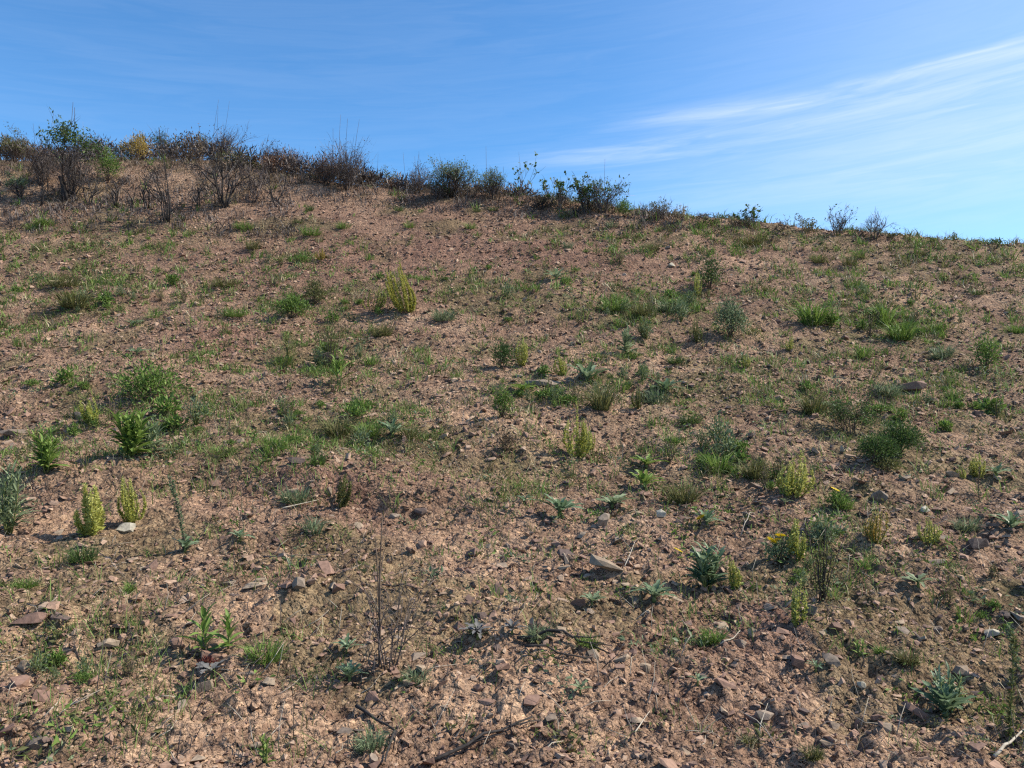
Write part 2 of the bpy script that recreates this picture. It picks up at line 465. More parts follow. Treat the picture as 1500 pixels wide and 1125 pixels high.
SANDY = [(490, 900, 70, 45), (240, 760, 120, 40), (640, 800, 70, 50), (330, 1080, 90, 40), (1430, 650, 90, 55), (1370, 690, 40, 30), (250, 260, 120, 15), (470, 285, 120, 15)]
REDDISH = [(450, 720, 160, 50), (1300, 610, 80, 30), (350, 500, 120, 40), (600, 380, 500, 80), (1250, 950, 250, 100), (1120, 900, 90, 60)]
def world_zone(zs):
    o = []
    for z in zs:
        c = at(z[0], z[1]); e = at(z[0], z[1] + z[3]); g = at(z[0], z[1] - z[3], 40)
        ry = max(0.25, min(abs(g[1] - e[1]) * 0.5, 4.0))
        o.append((c[0], c[1], z[2] / F_PX * c[1], ry, z[4] if len(z) > 4 else 1.0))
    return o
ZW, SW, RW = world_zone(ZONES), world_zone(SANDY), world_zone(REDDISH)
def zone_field(zs, x, y, wob=True):
    s = np.zeros_like(x)
    if wob:
        x = x + (fbm(x * 1.3, y * 1.3, 71, 2) - 0.5) * 1.2; y = y + (fbm(x * 1.3 + 9, y * 1.3, 72, 2) - 0.5) * 1.2
    for a, b, rx, ry, k in zs:
        s = np.maximum(s, k * np.exp(-((x - a) / rx) ** 2 - ((y - b) / ry) ** 2))
    return s
def ground():
    fine = np.linspace(-R(46), R(46), 560)
    side = np.linspace(R(46), 2 * math.pi - R(46), 50)[1:-1]
    ang = np.concatenate([fine, side])
    rad = np.concatenate([[0.05, 0.3, 0.6, 0.9, 1.2, 1.5, 1.8], np.geomspace(2.05, 27, 600), np.geomspace(27.6, 60, 50), np.geomspace(66, 3000, 24)])
    A, Rr = np.meshgrid(ang, rad)
    X, Y = Rr * np.sin(A), Rr * np.cos(A)
    Z = height(X, Y)
    nr, na = X.shape
    V = np.stack([X, Y, Z], -1).reshape(-1, 3).astype(np.float32)
    i, j = np.meshgrid(np.arange(nr - 1), np.arange(na), indexing='ij')
    jn = (j + 1) % na
    Q = np.stack([i * na + j, i * na + jn, (i + 1) * na + jn, (i + 1) * na + j], -1).reshape(-1, 4)[:, ::-1].astype(np.int32)
    me = bpy.data.meshes.new('ground')
    me.vertices.add(len(V)); me.vertices.foreach_set('co', V.ravel())
    me.loops.add(len(Q) * 4); me.loops.foreach_set('vertex_index', Q.ravel())
    me.polygons.add(len(Q)); me.polygons.foreach_set('loop_start', np.arange(0, len(Q) * 4, 4, dtype=np.int32))
    x, y = V[:, 0].astype(float), V[:, 1].astype(float)
    patch = fbm(x * 1.1, y * 1.1, 55, 3)
    moss = np.clip(zone_field(ZW, x, y) * 0.75 * sstep(0.35, 0.6, fbm(x * 2.6, y * 2.6, 44, 3)) + 0.55 * sstep(0.52, 0.72, patch), 0, 0.85)
    for nm, val in (('moss', moss), ('sand', np.maximum(zone_field(SW, x, y) * 0.8, 0.75 * sstep(0.55, 0.74, fbm(x * 0.8 + 4, y * 0.8, 63, 4)))), ('red', zone_field(RW, x, y) * 0.7)):
        a = me.attributes.new(nm, 'FLOAT', 'POINT'); a.data.foreach_set('value', val.astype(np.float32))
    me.materials.append(M['soil'])
    me.update(calc_edges=True)
    me.polygons.foreach_set('use_smooth', np.ones(len(Q), bool))
    o = link('ground', me)
    tag(o, 'stony reddish brown hillside of bare ploughed soil rising to the skyline', kind='structure')
ground()

# ------------------------------------------------------------------ stones
def hull(npts, seed, flat=0.5, long=1.4, box=False):
    r = np.random.default_rng(seed)
    p = r.normal(size=(npts, 3)); p = p / np.linalg.norm(p, axis=1, keepdims=True)
    if box:
        p = np.sign(p) * np.abs(p) ** 0.35
    p = p * r.uniform(0.8, 1.0, (npts, 1)) * np.array([0.5 * long, 0.5, 0.5 * flat])
    bm = bmesh.new()
    for q in p: bm.verts.new(q)
    res = bmesh.ops.convex_hull(bm, input=bm.verts)
    bmesh.ops.delete(bm, geom=[g for g in set(res['geom_interior'] + res['geom_unused']) if isinstance(g, bmesh.types.BMVert)], context='VERTS')
    bmesh.ops.triangulate(bm, faces=bm.faces)
    bm.verts.index_update()
    v = np.array([q.co[:] for q in bm.verts]); f = np.array([[q.index for q in fa.verts] for fa in bm.faces])
    bm.free()
    return v, f
PROTO = [hull(int(9 + s % 4), 100 + s, 0.35 + 0.06 * (s % 7), 1.1 + 0.13 * (s % 6), s % 2 == 0) for s in range(26)]
def rot_mats(ax, ay, az_):
    ca, sa, cb, sb, cc, s_ = np.cos(ax), np.sin(ax), np.cos(ay), np.sin(ay), np.cos(az_), np.sin(az_)
    m = np.empty((len(ax), 3, 3))
    m[:, 0, 0] = cc * cb; m[:, 0, 1] = cc * sb * sa - s_ * ca; m[:, 0, 2] = cc * sb * ca + s_ * sa
    m[:, 1, 0] = s_ * cb; m[:, 1, 1] = s_ * sb * sa + cc * ca; m[:, 1, 2] = s_ * sb * ca - cc * sa
    m[:, 2, 0] = -sb; m[:, 2, 1] = cb * sa; m[:, 2, 2] = cb * ca
    return m
def scatter_stones():
    xs, ys, ss = [], [], []
    for y0, y1, smin, dens in ((2.4, 4.2, 0.011, 1.0), (4.2, 6.5, 0.016, 1.0), (6.5, 10, 0.022, 1.0), (10, 15, 0.032, 1.0), (15, 23.5, 0.042, 1.0)):
        area = 0.5 * 1.6 * (y1 * y1 - y0 * y0)
        n = int(area * 100 * (smin / 0.03) ** -2.0 * dens)
        y = np.sqrt(rng.uniform(y0 * y0, y1 * y1, n)); x = rng.uniform(-0.8, 0.8, n) * y
        s = smin * (1 - rng.random(n)) ** (-1 / 2.25)
        xs.append(x); ys.append(y); ss.append(np.minimum(s, rng.uniform(0.05, 0.105, n)))
    x, y, s = map(np.concatenate, (xs, ys, ss))
    keep = rng.random(len(x)) < (0.45 + 0.75 * fbm(x * 1.6, y * 1.6, 81, 3)) * (1 - 0.75 * zone_field(SW, x, y)) * 1.05
    keep &= (y < np.interp(x, _cx, _cy) + 1.5)
    x, y, s = x[keep], y[keep], s[keep]
    return x, y, s
gx, gy, gs = scatter_stones()
gz = height(gx, gy)
gtint = np.clip(rng.beta(1.6, 1.9, len(gx)) * 0.75 + 0.12 * (fbm(gx * 0.8, gy * 0.8, 91, 2) - 0.5), 0, 0.66)
show = gs / gy * (np.abs(gx / gy) < 0.66) * (gy > 3.0)
order = np.argsort(-show)
N_ONE = 235
single, many = order[:N_ONE], order[N_ONE:]
def gravel():
    mb = MB()
    pick = rng.integers(0, len(PROTO), len(many))
    for k, (pv, pf) in enumerate(PROTO):
        idx = many[pick == k]; n = len(idx)
        Rm = rot_mats(rng.normal(0, 0.35, n), rng.normal(0, 0.35, n), rng.uniform(0, 6.283, n))
        sc3 = gs[idx][:, None] * rng.uniform(0.75, 1.25, (n, 3))
        v = np.einsum('nij,nkj->nki', Rm, pv[None] * sc3[:, None, :])
        v += np.stack([gx[idx], gy[idx], gz[idx] + gs[idx] * 0.11], 1)[:, None, :]
        f = pf[None] + (np.arange(n) * len(pv))[:, None, None]
        mb.add(v.reshape(-1, 3), f.reshape(-1, 3), np.repeat(gtint[idx], len(pv)))
    o = mb.build('gravel', M['gravel'], flat=True)
    tag(o, 'loose angular brown gravel strewn all over the slope', 'gravel', kind='stuff')
    print('GRAVEL', len(many), sum(len(f) for f in mb.F))
gravel()

def soil_clods():
    """crumbly lumps of the ploughed earth itself, half sunk"""
    xs, ys, ss = [], [], []
    for y0, y1, smin in ((2.4, 4.5, 0.022), (4.5, 7.5, 0.034), (7.5, 12, 0.052), (12, 23, 0.085)):
        n = int(0.8 * (y1 * y1 - y0 * y0) * 46 * (smin / 0.04) ** -2.0)
        y = np.sqrt(rng.uniform(y0 * y0, y1 * y1, n)); xs.append(rng.uniform(-0.8, 0.8, n) * y); ys.append(y)
        ss.append(np.minimum(smin * (1 - rng.random(n)) ** (-1 / 2.6), rng.uniform(0.05, 0.12, n)))
    x, y, s_ = map(np.concatenate, (xs, ys, ss))
    k = (rng.random(len(x)) < 0.2 + 1.1 * sstep(0.4, 0.65, fbm(x * 1.2, y * 1.2, 131, 3))) & (rng.random(len(x)) > 0.8 * zone_field(SW, x, y)) & (y < np.interp(x, _cx, _cy) + 1)
    x, y, s_ = x[k], y[k], s_[k]
    mb = MB(); pick = rng.integers(0, 10, len(x))
    for q in range(10):
        pv, pf = hull(11, 900 + q, 0.7, 1.2)
        idx = np.nonzero(pick == q)[0]; n = len(idx)
        Rm = rot_mats(rng.normal(0, .5, n), rng.normal(0, .5, n), rng.uniform(0, 6.283, n))
        v = np.einsum('nij,nkj->nki', Rm, pv[None] * (s_[idx][:, None] * rng.uniform(.75, 1.2, (n, 3)))[:, None, :])
        v += np.stack([x[idx], y[idx], height(x[idx], y[idx]) + s_[idx] * 0.06], 1)[:, None, :]
        mb.add(v.reshape(-1, 3), (pf[None] + (np.arange(n) * len(pv))[:, None, None]).reshape(-1, 3), 0.5)
    tag(mb.build('soil_clods', M['soil'], flat=True), 'crumbly reddish brown clods of ploughed earth', 'soil clods', kind='stuff')
    print('CLODS', len(x), sum(len(f) for f in mb.F))
soil_clods()

# ------------------------------------------------------------------ plant builders (world sizes in metres)
def sz(px_len, y):
    return px_len / F_PX * y
def rnd_dirs(r, n, up_lo, up_hi):
    a = r.uniform(0, 6.283, n); e = r.uniform(up_lo, up_hi, n)
    return np.stack([np.cos(a) * np.cos(e), np.sin(a) * np.cos(e), np.sin(e)], 1)
SEED = [500]
def rs():
    SEED[0] += 1
    return np.random.default_rng(SEED[0])

def spike_weed(px, py, hp, wp, label, mat='yellow', group=None, lean=0.0, leafy=1.0):
    r = rs(); loc = at(px, py); h, wd = sz(hp, loc[1]), sz(wp, loc[1]) * 1.05
    root = empty('spike_weed', loc, label, 'weed', group)
    ns = int(np.clip(round(wp / hp * 12) + 3, 6, 14))
    vary, hue = r.uniform(0.7, 1.15), r.uniform(-0.12, 0.12)
    tilt = r.normal(0, 0.09, 2)
    fo = MB()
    for i in range(ns):
        a = r.uniform(0, 6.283); rr = math.sqrt(r.random()) * wd * 0.42
        top = np.array([math.cos(a) * rr + (lean + tilt[0]) * h, math.sin(a) * rr + tilt[1] * h, h * (1.0 - 0.6 * (rr / (wd * 0.5)) ** 2) * r.uniform(0.72, 1.08)])
        p0 = np.array([math.cos(a), math.sin(a), 0]) * rr * 0.35
        p0[2] = -0.02
        t = np.linspace(0, 1, 5)[:, None]
        prof = np.array([0.35, 0.75, 1.0, 1.0, 0.85])[:, None]
        pts = p0 * (1 - t) + top * t
        pts[:, :2] = np.array([math.cos(a), math.sin(a)]) * rr * prof + t * np.array([lean + tilt[0], tilt[1]]) * h + (np.sin(t * 3.1) * r.normal(0, 0.03, 2)) * h
        st = MB(); tube(st, pts, 0.0045, 0.002, 4)
        st.build('stem', M['stem_green'], root)
        n = int(125 * leafy * max(0.6, h / 0.35))
        tt = r.beta(1.5, 1.2, n) * 0.95 + 0.05
        P = np.stack([np.interp(tt, np.linspace(0, 1, 5), pts[:, c]) for c in range(3)], 1)
        D = rnd_dirs(r, n, 0.1, 1.2)
        LL = vary * r.uniform(0.012, 0.034, n) * (1.3 - 0.75 * tt) * (h / 0.35) ** 0.5
        leaves(fo, P, D, LL * 1.15, LL * r.uniform(0.3, 0.55, n), np.clip(0.32 + hue + 0.5 * tt + r.normal(0, 0.2, n), 0, 1), r=r)
    fo.build('foliage', M[mat], root)
    return root

def tuft(px, py, hp, wp, label, mat='green', group=None, dens=1.0, cat='grass tuft', name='grass_tuft', loc=None):
    r = rs(); loc = loc or at(px, py); h, wd = sz(hp, loc[1]), sz(wp, loc[1])
    root = empty(name, loc, label, cat, group)
    mb = MB(); n = int(260 * dens)
    a = r.uniform(0, 6.283, n); rr = np.sqrt(r.random(n)) * wd * 0.28
    P = np.stack([np.cos(a) * rr, np.sin(a) * rr * 0.8, np.full(n, -0.01)], 1)
    e = r.uniform(0.25, 1.5, n)
    D = np.stack([np.cos(a) * np.cos(e) + r.normal(0, .2, n), np.sin(a) * np.cos(e) + r.normal(0, .2, n), np.sin(e)], 1)
    L = np.where(e > 0.9, h, wd * 0.33) * r.uniform(0.55, 1.1, n)
    blades(mb, P, D, L, np.maximum(0.003, L * 0.032) * r.uniform(0.7, 1.4, n), np.clip(r.normal(0.58, 0.24, n), 0, 1), droop=r.uniform(0.1, 0.8, n), r=r)
    mb.build('blades', M[mat], root)
    lo = MB(); k = int(40 * dens)
    P2 = np.stack([r.normal(0, wd * .16, k), r.normal(0, wd * .13, k), r.uniform(0, h * .3, k)], 1)
    leaves(lo, P2, rnd_dirs(r, k, 0.0, 1.0), wd * 0.13, wd * 0.02, np.clip(r.normal(0.3, 0.2, k), 0, 1), r=r)
    lo.build('dry_blades', M['dry'], root)
    return root

def mound(px, py, hp, wp, label, mat='green', group=None, dens=1.0, leaf=1.0, stem='stem_brown', name='low_shrub', cat='shrub', loc=None, lumpy=0.3, open_=0.0, lw=(0.25, 0.45)):
    """rounded leafy cushion: woody stems out of one foot, leaf sprays towards their ends"""
    r = rs(); loc = loc or at(px, py); h, wd = sz(hp, loc[1]), sz(wp, loc[1])
    root = empty(name, loc, label, cat, group)
    fo = MB()
    ns = 9
    tips = []
    for i in range(ns):
        a = i * 2.4 + r.uniform(-.5, .5); q = math.sqrt((i + 0.5) / ns)
        tip = np.array([math.cos(a) * q * wd * 0.36, math.sin(a) * q * wd * 0.32, h * (0.92 - 0.5 * q * q) * r.uniform(0.8, 1.1)])
        tips.append(tip)
        t = np.linspace(0, 1, 4)[:, None]
        pts = np.array([0, 0, -0.02]) * (1 - t) + tip * t + r.normal(0, 0.03, (4, 3)) * wd * np.sin(t * 3.1)
        st = MB(); tube(st, pts, max(0.004, wd * 0.014), 0.0025, 4)
        st.build('stem', M[stem], root)
    n = int(1000 * dens)
    c = r.integers(0, ns, n); T = np.array(tips)[c]
    u = unit(r.normal(size=(n, 3))) * (r.random(n) ** 0.45)[:, None]
    P = T * r.uniform(0.65 - 0.3 * open_, 1.0, n)[:, None] + u * np.array([wd * 0.25, wd * 0.22, h * 0.27])
    P[:, 2] = np.maximum(P[:, 2], h * 0.03)
    keep = r.random(n) > lumpy * (vnoise(P[:, 0] / wd * 6 + 9, P[:, 2] / h * 5 + P[:, 1] / wd * 5, 5) > 0.55)
    P = P[keep]; n = len(P)
    D = unit(u[keep] + np.array([0, 0, 0.45]) + r.normal(0, 0.4, (n, 3)))
    L = (0.055 * wd + 0.012) * leaf * r.uniform(0.7, 1.4, n)
    tnt = np.clip(0.45 + r.normal(0, 0.2, n), 0, 1)
    leaves(fo, P, D, L, L * r.uniform(lw[0], lw[1], n), tnt, r=r)
    fo.build('foliage', M[mat], root)
    return root

def lance_leaf_mesh(name, mat, L=1.0, W=0.16, droop=0.35, tint=0.5, lobes=0):
    """one long leaf with a channelled midrib; lobed edges for thistles"""
    mb = MB(); n = 7
    V, T = [], []
    for i in range(n):
        t = i / (n - 1)
        wdt = W * (math.sin(math.pi * min(1, t * 0.86 + 0.13)) ** 0.8)
        if lobes and i % 2 == 1: wdt *= 1.0 + 0.5 * lobes
        elif lobes: wdt *= 1.0 - 0.35 * lobes
        if i == n - 1: wdt = 0.002
        x, z = L * (t - 0.12 * droop * t * t), L * (0.35 * t - droop * t * t)
        V += [(x, -wdt / 2, z + wdt * 0.22), (x, 0, z), (x, wdt / 2, z + wdt * 0.22)]
        T += [tint, min(1, tint + 0.28), tint]
    f = []
    for i in range(n - 1):
        for j in range(2):
            p = i * 3 + j
            f += [(p, p + 1, p + 4), (p, p + 4, p + 3)]
    mb.add(V, f, np.array(T))
    return mb.mesh(name, M[mat])
LEAF = {}
def leaf_variants(key, mat, **kw):
    if key not in LEAF:
        LEAF[key] = [lance_leaf_mesh('leaf', mat, tint=t, droop=dv, **kw) for t, dv in ((0.35, 0.25), (0.5, 0.4), (0.65, 0.55), (0.85, 0.35))]
    return LEAF[key]

def rosette(px, py, rp, label, mat='blue', n=13, group=None, lift=0.35, lobes=0.9, width=0.22, stalk=0, flower=None, name='rosette_weed', cat='rosette weed'):
    r = rs(); loc = at(px, py); rad = sz(rp, loc[1]) * 1.3
    loc = (loc[0], loc[1], loc[2] + 0.012)
    root = empty(name, loc, label, cat, group)
    var = leaf_variants(('ros', mat, lobes, width), mat, W=width, lobes=lobes)
    for i in range(n):
        a = i * 2.399 + r.uniform(-.25, .25); inner = i / n
        e = lift * (0.5 + 1.5 * inner) + r.uniform(-0.1, 0.15)
        s = rad * (1.0 - 0.4 * inner) * r.uniform(0.8, 1.1)
        link('leaf', var[int(r.integers(0, 4))], root, (0, 0, 0.008 + 0.012 * inner), (r.uniform(-.3, .3), -e, a), (s, s, s))
    cr = MB(); tube(cr, np.array([[0, 0, -0.02], [0, 0, 0.0], [0, 0, rad * 0.12]]), rad * 0.09, rad * 0.05, 5)
    cr.build('root_crown', M['stem_green'], root)
    return root, loc, rad

def leafy_stalks(px, py, hp, wp, ns, label, mat='green', group=None, per=15, lw=0.19, ll=0.42, topmat=None, name='leafy_weed', stem='stem_green'):
    """upright stems with long leaves all the way up, each leaf a piece of its own"""
    r = rs(); loc = at(px, py); h, wd = sz(hp, loc[1]), sz(wp, loc[1])
    root = empty(name, loc, label, 'weed', group)
    per = int(per * 1.35); ns = ns + (2 if ns > 2 else 0)
    var = leaf_variants(('lance', mat, lw), mat, W=lw)
    for i in range(ns):
        a = i * 2.399 + r.uniform(-.4, .4)
        q = 0 if ns == 1 else math.sqrt((i + 0.3) / ns)
        top = np.array([math.cos(a) * q * wd * 0.3, math.sin(a) * q * wd * 0.25, h * r.uniform(0.72, 0.95) * (1 - 0.2 * q)])
        t = np.linspace(0, 1, 5)[:, None]
        pts = np.array([top[0] * 0.2, top[1] * 0.2, -0.02]) * (1 - t) + top * t
        pts[:, :2] += np.sin(t * 3.1) * r.normal(0, 0.04, 2) * h
        st = MB(); tube(st, pts, 0.006, 0.003, 5); so = st.build('stem', M[stem], root)
        for j in range(per):
            tt = 0.12 + 0.88 * (j + r.random() * 0.6) / per
            tt = min(tt, 1.0)
            P = [float(np.interp(tt, np.linspace(0, 1, 5), pts[:, c])) for c in range(3)]
            s = h * ll * (1.15 - 0.55 * tt) * r.uniform(0.8, 1.15)
            link('leaf', var[int(r.integers(0, 4))], root, P, (r.uniform(-.3, .3), -(0.25 + 0.75 * tt) + r.uniform(-.25, .25), j * 2.399 + r.uniform(-.3, .3)), (s, s, s))
    if topmat:
        fo = MB(); n = 90
        P = np.stack([r.normal(0, wd * .1, n), r.normal(0, wd * .08, n), h * r.uniform(0.55, 1.05, n)], 1)
        leaves(fo, P, rnd_dirs(r, n, 0.3, 1.4), h * 0.09, h * 0.03, np.clip(r.normal(0.6, 0.2, n), 0, 1), r=r)
        fo.build('flower_spike', M[topmat], root)
    return root

def branch_tree(mb, tips, p, d_, L, rad, depth, r, spread=0.5, up=0.06):
    pts = curve_pts(p, d_, L, r, 4, 0.13, up)
    tube(mb, pts, rad, rad * 0.6, 4 if rad > 0.008 else 3, 0.5)
    end = pts[-1] - pts[-2]
    tips.append((pts[-1], unit(end)))
    if depth <= 0:
        return
    for k in range(int(r.integers(2, 4))):
        t = r.uniform(0.35, 1.0)
        i = min(2, int(t * 3)); f = t * 3 - i
        q = pts[i] * (1 - f) + pts[i + 1] * f
        dd = unit(end) + r.normal(0, spread, 3)
        branch_tree(mb, tips, q, dd, L * r.uniform(0.5, 0.8), rad * 0.6, depth - 1, r, spread, up)
def bush(loc, h, wd, label, bark='charred', leafm=None, nleaf=0, ns=6, depth=3, rad=0.014, name='burnt_shrub', cat='shrub', group=None,
         leafs=0.05, tall=0, upright=0.8, leaf_lo=0.35, up=0.06, leafw=0.45, sprays=0, spraym='scrub', lf=0.45):
    """woody shrub: each limb with its twigs is a part; leaves, where it has any, cling round the twig ends"""
    r = rs()
    root = empty(name, loc, label, cat, group)
    tips = []
    for i in range(ns):
        a = i * 2.399 + r.uniform(-.4, .4); q = math.sqrt((i + 0.4) / ns)
        d_ = np.array([math.cos(a) * q * wd * 0.5, math.sin(a) * q * wd * 0.4, h * upright * r.uniform(0.8, 1.15)])
        mb = MB()
        L = np.linalg.norm(d_) * lf
        branch_tree(mb, tips, np.array([math.cos(a) * 0.03, math.sin(a) * 0.03, -0.04]), d_, L, rad * r.uniform(0.7, 1.2), depth, r, up=up)
        mb.build('branch', M[bark], root)
    for i in range(tall):
        mb = MB(); x0 = r.normal(0, wd * 0.2)
        tube(mb, curve_pts((x0, r.normal(0, wd * .1), -0.03), (r.normal(0, .07), 0, 1), h * r.uniform(1.1, 1.5), r, 5, 0.04), rad * 0.6, rad * 0.25, 3)
        mb.build('dead_stalk', M['grey_twig'], root)
    if sprays:
        sp = MB(); tp = np.array([t[0] for t in tips]); td = np.array([t[1] for t in tips])
        c = r.integers(0, len(tp), sprays); n = sprays
        P = tp[c] * np.array([1, 1, 1]) * r.uniform(0.2, 1.0, n)[:, None] + r.normal(0, 1, (n, 3)) * np.array([wd, wd, h * 0.6]) * 0.05
        P[:, 2] = np.maximum(P[:, 2], 0.02)
        LL = h * r.uniform(0.12, 0.32, n)
        blades(sp, P, unit(td[c]) + r.normal(0, 0.45, (n, 3)) + np.array([0, 0, 0.35]), LL, r.uniform(0.006, 0.011, n), np.clip(r.normal(0.4, 0.25, n), 0, 1), r.uniform(0, 0.25, n), r=r)
        sp.build('twig_spray', M[spraym], root)
    if leafm:
        fo = MB(); tp = np.array([t[0] for t in tips])
        tp = tp[tp[:, 2] >= tp[:, 2].max() * leaf_lo]
        n = nleaf; c = r.integers(0, len(tp), n)
        P = tp[c] + r.normal(0, 1, (n, 3)) * np.array([wd, wd, h]) * (0.018 if leafw > 0.55 else 0.045)
        leaves(fo, P, rnd_dirs(r, n, -0.3, 1.3), leafs * r.uniform(0.6, 1.3, n), leafs * leafw * r.uniform(0.7, 1.2, n), np.clip(r.normal(0.48, 0.22, n), 0, 1), r=r)
        fo.build('foliage', M[leafm], root)
    return root

def stick(px0, py0, px1, py1, label, mat='charred', rad=0.008, side=0, bend=0.1, lift=0.0, name='fallen_branch', cat='branch', rest=0.02):
    r = rs(); a, b = at(px0, py0), at(px1, py1)
    k = 7; t = np.linspace(0, 1, k)
    X = a[0] + (b[0] - a[0]) * t + np.sin(t * 3.1) * bend * r.normal(0, .2); Y = a[1] + (b[1] - a[1]) * t + np.sin(t * 5) * bend * r.normal(0, .2)
    Z = height(X, Y)
    Z = np.maximum(Z, (Z[0] * (1 - t) + Z[-1] * t)) + rest + lift * np.sin(t * 3.14)
    pts = np.stack([X, Y, Z], 1)
    o = pts[0].copy()
    root = empty(name, o, label, cat)
    rad = rad * 0.8
    mb = MB(); tube(mb, pts - o, rad, rad * 0.45, 6); mb.build('main_stem', M[mat], root)
    for i in range(side):
        t0 = r.uniform(0.25, 0.85); q = np.array([np.interp(t0, t, pts[:, c]) for c in range(3)]) - o
        dd = unit(pts[-1] - pts[0]) + r.normal(0, 0.5, 3) * np.array([1, 1, 0.3])
        mt = MB(); tube(mt, curve_pts(q, dd, np.linalg.norm(pts[-1] - pts[0]) * r.uniform(.2, .4), r, 4, 0.15), rad * 0.5, rad * 0.2, 4)
        mt.build('twig', M[mat], root)
    return root

def stalk(px, py, hp, label, lean=0.0, leafm='greygreen', nleaf=120, mat='stem_brown', leafs=0.02, rad=0.004, name='tall_stalk', n=1, wp=0):
    r = rs(); loc = at(px, py); h, wd = sz(hp, loc[1]), sz(wp, loc[1])
    root = empty(name, loc, label, 'plant stalk')
    fo = MB()
    for i in range(n):
        x0 = r.normal(0, 0.3) * wd
        pts = curve_pts((x0 * 0.3, r.normal(0, .1) * wd, -0.02), (lean + (x0 / h if h else 0), 0, 1), h * (1 if i == 0 else r.uniform(.5, .9)), r, 6, 0.05)
        st = MB(); tube(st, pts, rad, rad * 0.5, 4); st.build('stem', M[mat], root)
        if nleaf:
            k = nleaf // n; tt = r.random(k)
            P = np.stack([np.interp(tt, np.linspace(0, 1, 6), pts[:, c]) for c in range(3)], 1)
            leaves(fo, P, rnd_dirs(r, k, 0.1, 1.1), leafs * r.uniform(.7, 1.3, k), leafs * .35, np.clip(r.normal(.5, .2, k), 0, 1), r=r)
    if fo.V: fo.build('foliage', M[leafm], root)
    return root

def flower_mesh():
    mb = MB(); V, F, T = [], [], []
    n = 12
    for i in range(n):
        a = i * 6.283 / n; b = 0.2
        k = len(V)
        V += [(0, 0, 0), (math.cos(a - b) * .6, math.sin(a - b) * .6, .12), (math.cos(a), math.sin(a), .05), (math.cos(a + b) * .6, math.sin(a + b) * .6, .12)]
        F += [(k, k + 1, k + 2), (k, k + 2, k + 3)]; T += [0.1, .8, 1, .8]
    mb.add(V, F, np.array(T)); return mb.mesh('flower', M['petal'])
FLOWER = flower_mesh()
def flowers_on(root, loc, pts, rad):
    """yellow flower heads on thin stems, as parts of a plant; pts in photograph pixels at the plant's depth"""
    for px, py in pts:
        x = (px - CX) / F_PX * loc[1] - loc[0]; z = EYE + (CY - py) / F_PX * loc[1] - loc[2]
        r = rs()
        mb = MB(); tube(mb, np.array([[x * 0.2, 0, 0], [x * 0.7, -0.02, z * 0.6], [x, -0.03, z]]), 0.002, 0.0015, 4); mb.build('flower_stem', M['stem_green'], root)
        link('flower', FLOWER, root, (x, -0.03, z), (r.uniform(0.3, 0.9), r.uniform(-.4, .4), r.uniform(0, 6)), (rad, rad, rad))


# ------------------------------------------------------------------ single stones
SMESH = {}
def stone_mesh(key, matname):
    if (key, matname) not in SMESH:
        v, f = PROTO[key] if key < 1000 else hull(15, key, 0.42 + 0.1 * (key % 3), 1.3 + 0.2 * (key % 4), False)
        mb = MB(); mb.add(v, f, 0.05 + 0.6 * ((key * 0.618) % 1)); SMESH[(key, matname)] = mb.mesh('stone', M[matname], True)
    return SMESH[(key, matname)]
CLS = [('red_stone', 'small reddish brown angular stone', 'reddish brown stones', .46),
       ('tan_stone', 'small tan angular stone', 'tan stones', .28),
       ('grey_stone', 'small grey flat-sided stone', 'grey stones', .16),
       ('dark_stone', 'small dark purplish brown stone', 'dark stones', .10)]
MARKS = {'near the pale flat stone and yellow-green pair': (170, 775), 'near the propped slab stone': (886, 842), 'near the dead twig bundle': (570, 960), 'near the broad-leaved plant pair': (315, 955),
         'in the bottom left corner': (70, 1090), 'near the bottom edge under the long dark branch': (700, 1100), 'in the bottom right corner': (1440, 1100), 'near the grey-green bushy plant': (1385, 1030),
         'below the charred branch pile': (860, 1010), 'near the narrow yellow column weed': (1165, 920), 'near the golden ochre weed': (1290, 790), 'near the large thistle rosette': (820, 755),
         'near the mullein stalk': (272, 805), 'on the worn bank': (430, 700), 'near the wide ledge rock': (60, 915), 'on the lower right furrows': (1240, 1040), 'near the forked dark stick': (560, 1070),
         'on the pink bare soil right of centre': (1000, 950), 'near the round bushes': (1300, 680), 'by the tall thin dead stem': (620, 830), 'on the upper slope': (750, 380), 'on the left middle slope': (200, 560),
         'on the right middle slope': (1200, 520), 'in the middle of the slope': (720, 600), 'on the mossy patch': (110, 1000), 'on open soil at the bottom centre': (900, 1090), 'at the right edge': (1470, 850)}
def loose_stones():
    marks = [(k,) + at(*v)[:2] for k, v in MARKS.items()]
    r = np.random.default_rng(77)
    cc = r.choice(4, N_ONE, p=[c[3] for c in CLS])
    for i, k in enumerate(single):
        mt, lab, grp, _ = CLS[cc[i]]
        s = float(gs[k])
        o = link('stone', stone_mesh(int(r.integers(0, len(PROTO))), mt), None, (gx[k], gy[k], gz[k] + s * 0.06),
                 (r.normal(0, .35), r.normal(0, .35), r.uniform(0, 6.28)), (s * r.uniform(.8, 1.2), s * r.uniform(.8, 1.2), s * r.uniform(.8, 1.2)))
        where = min(marks, key=lambda m: math.hypot(m[1] - gx[k], m[2] - gy[k]))[0]
        tag(o, lab + ' ' + where, 'stone', grp + ' ' + where)
loose_stones()
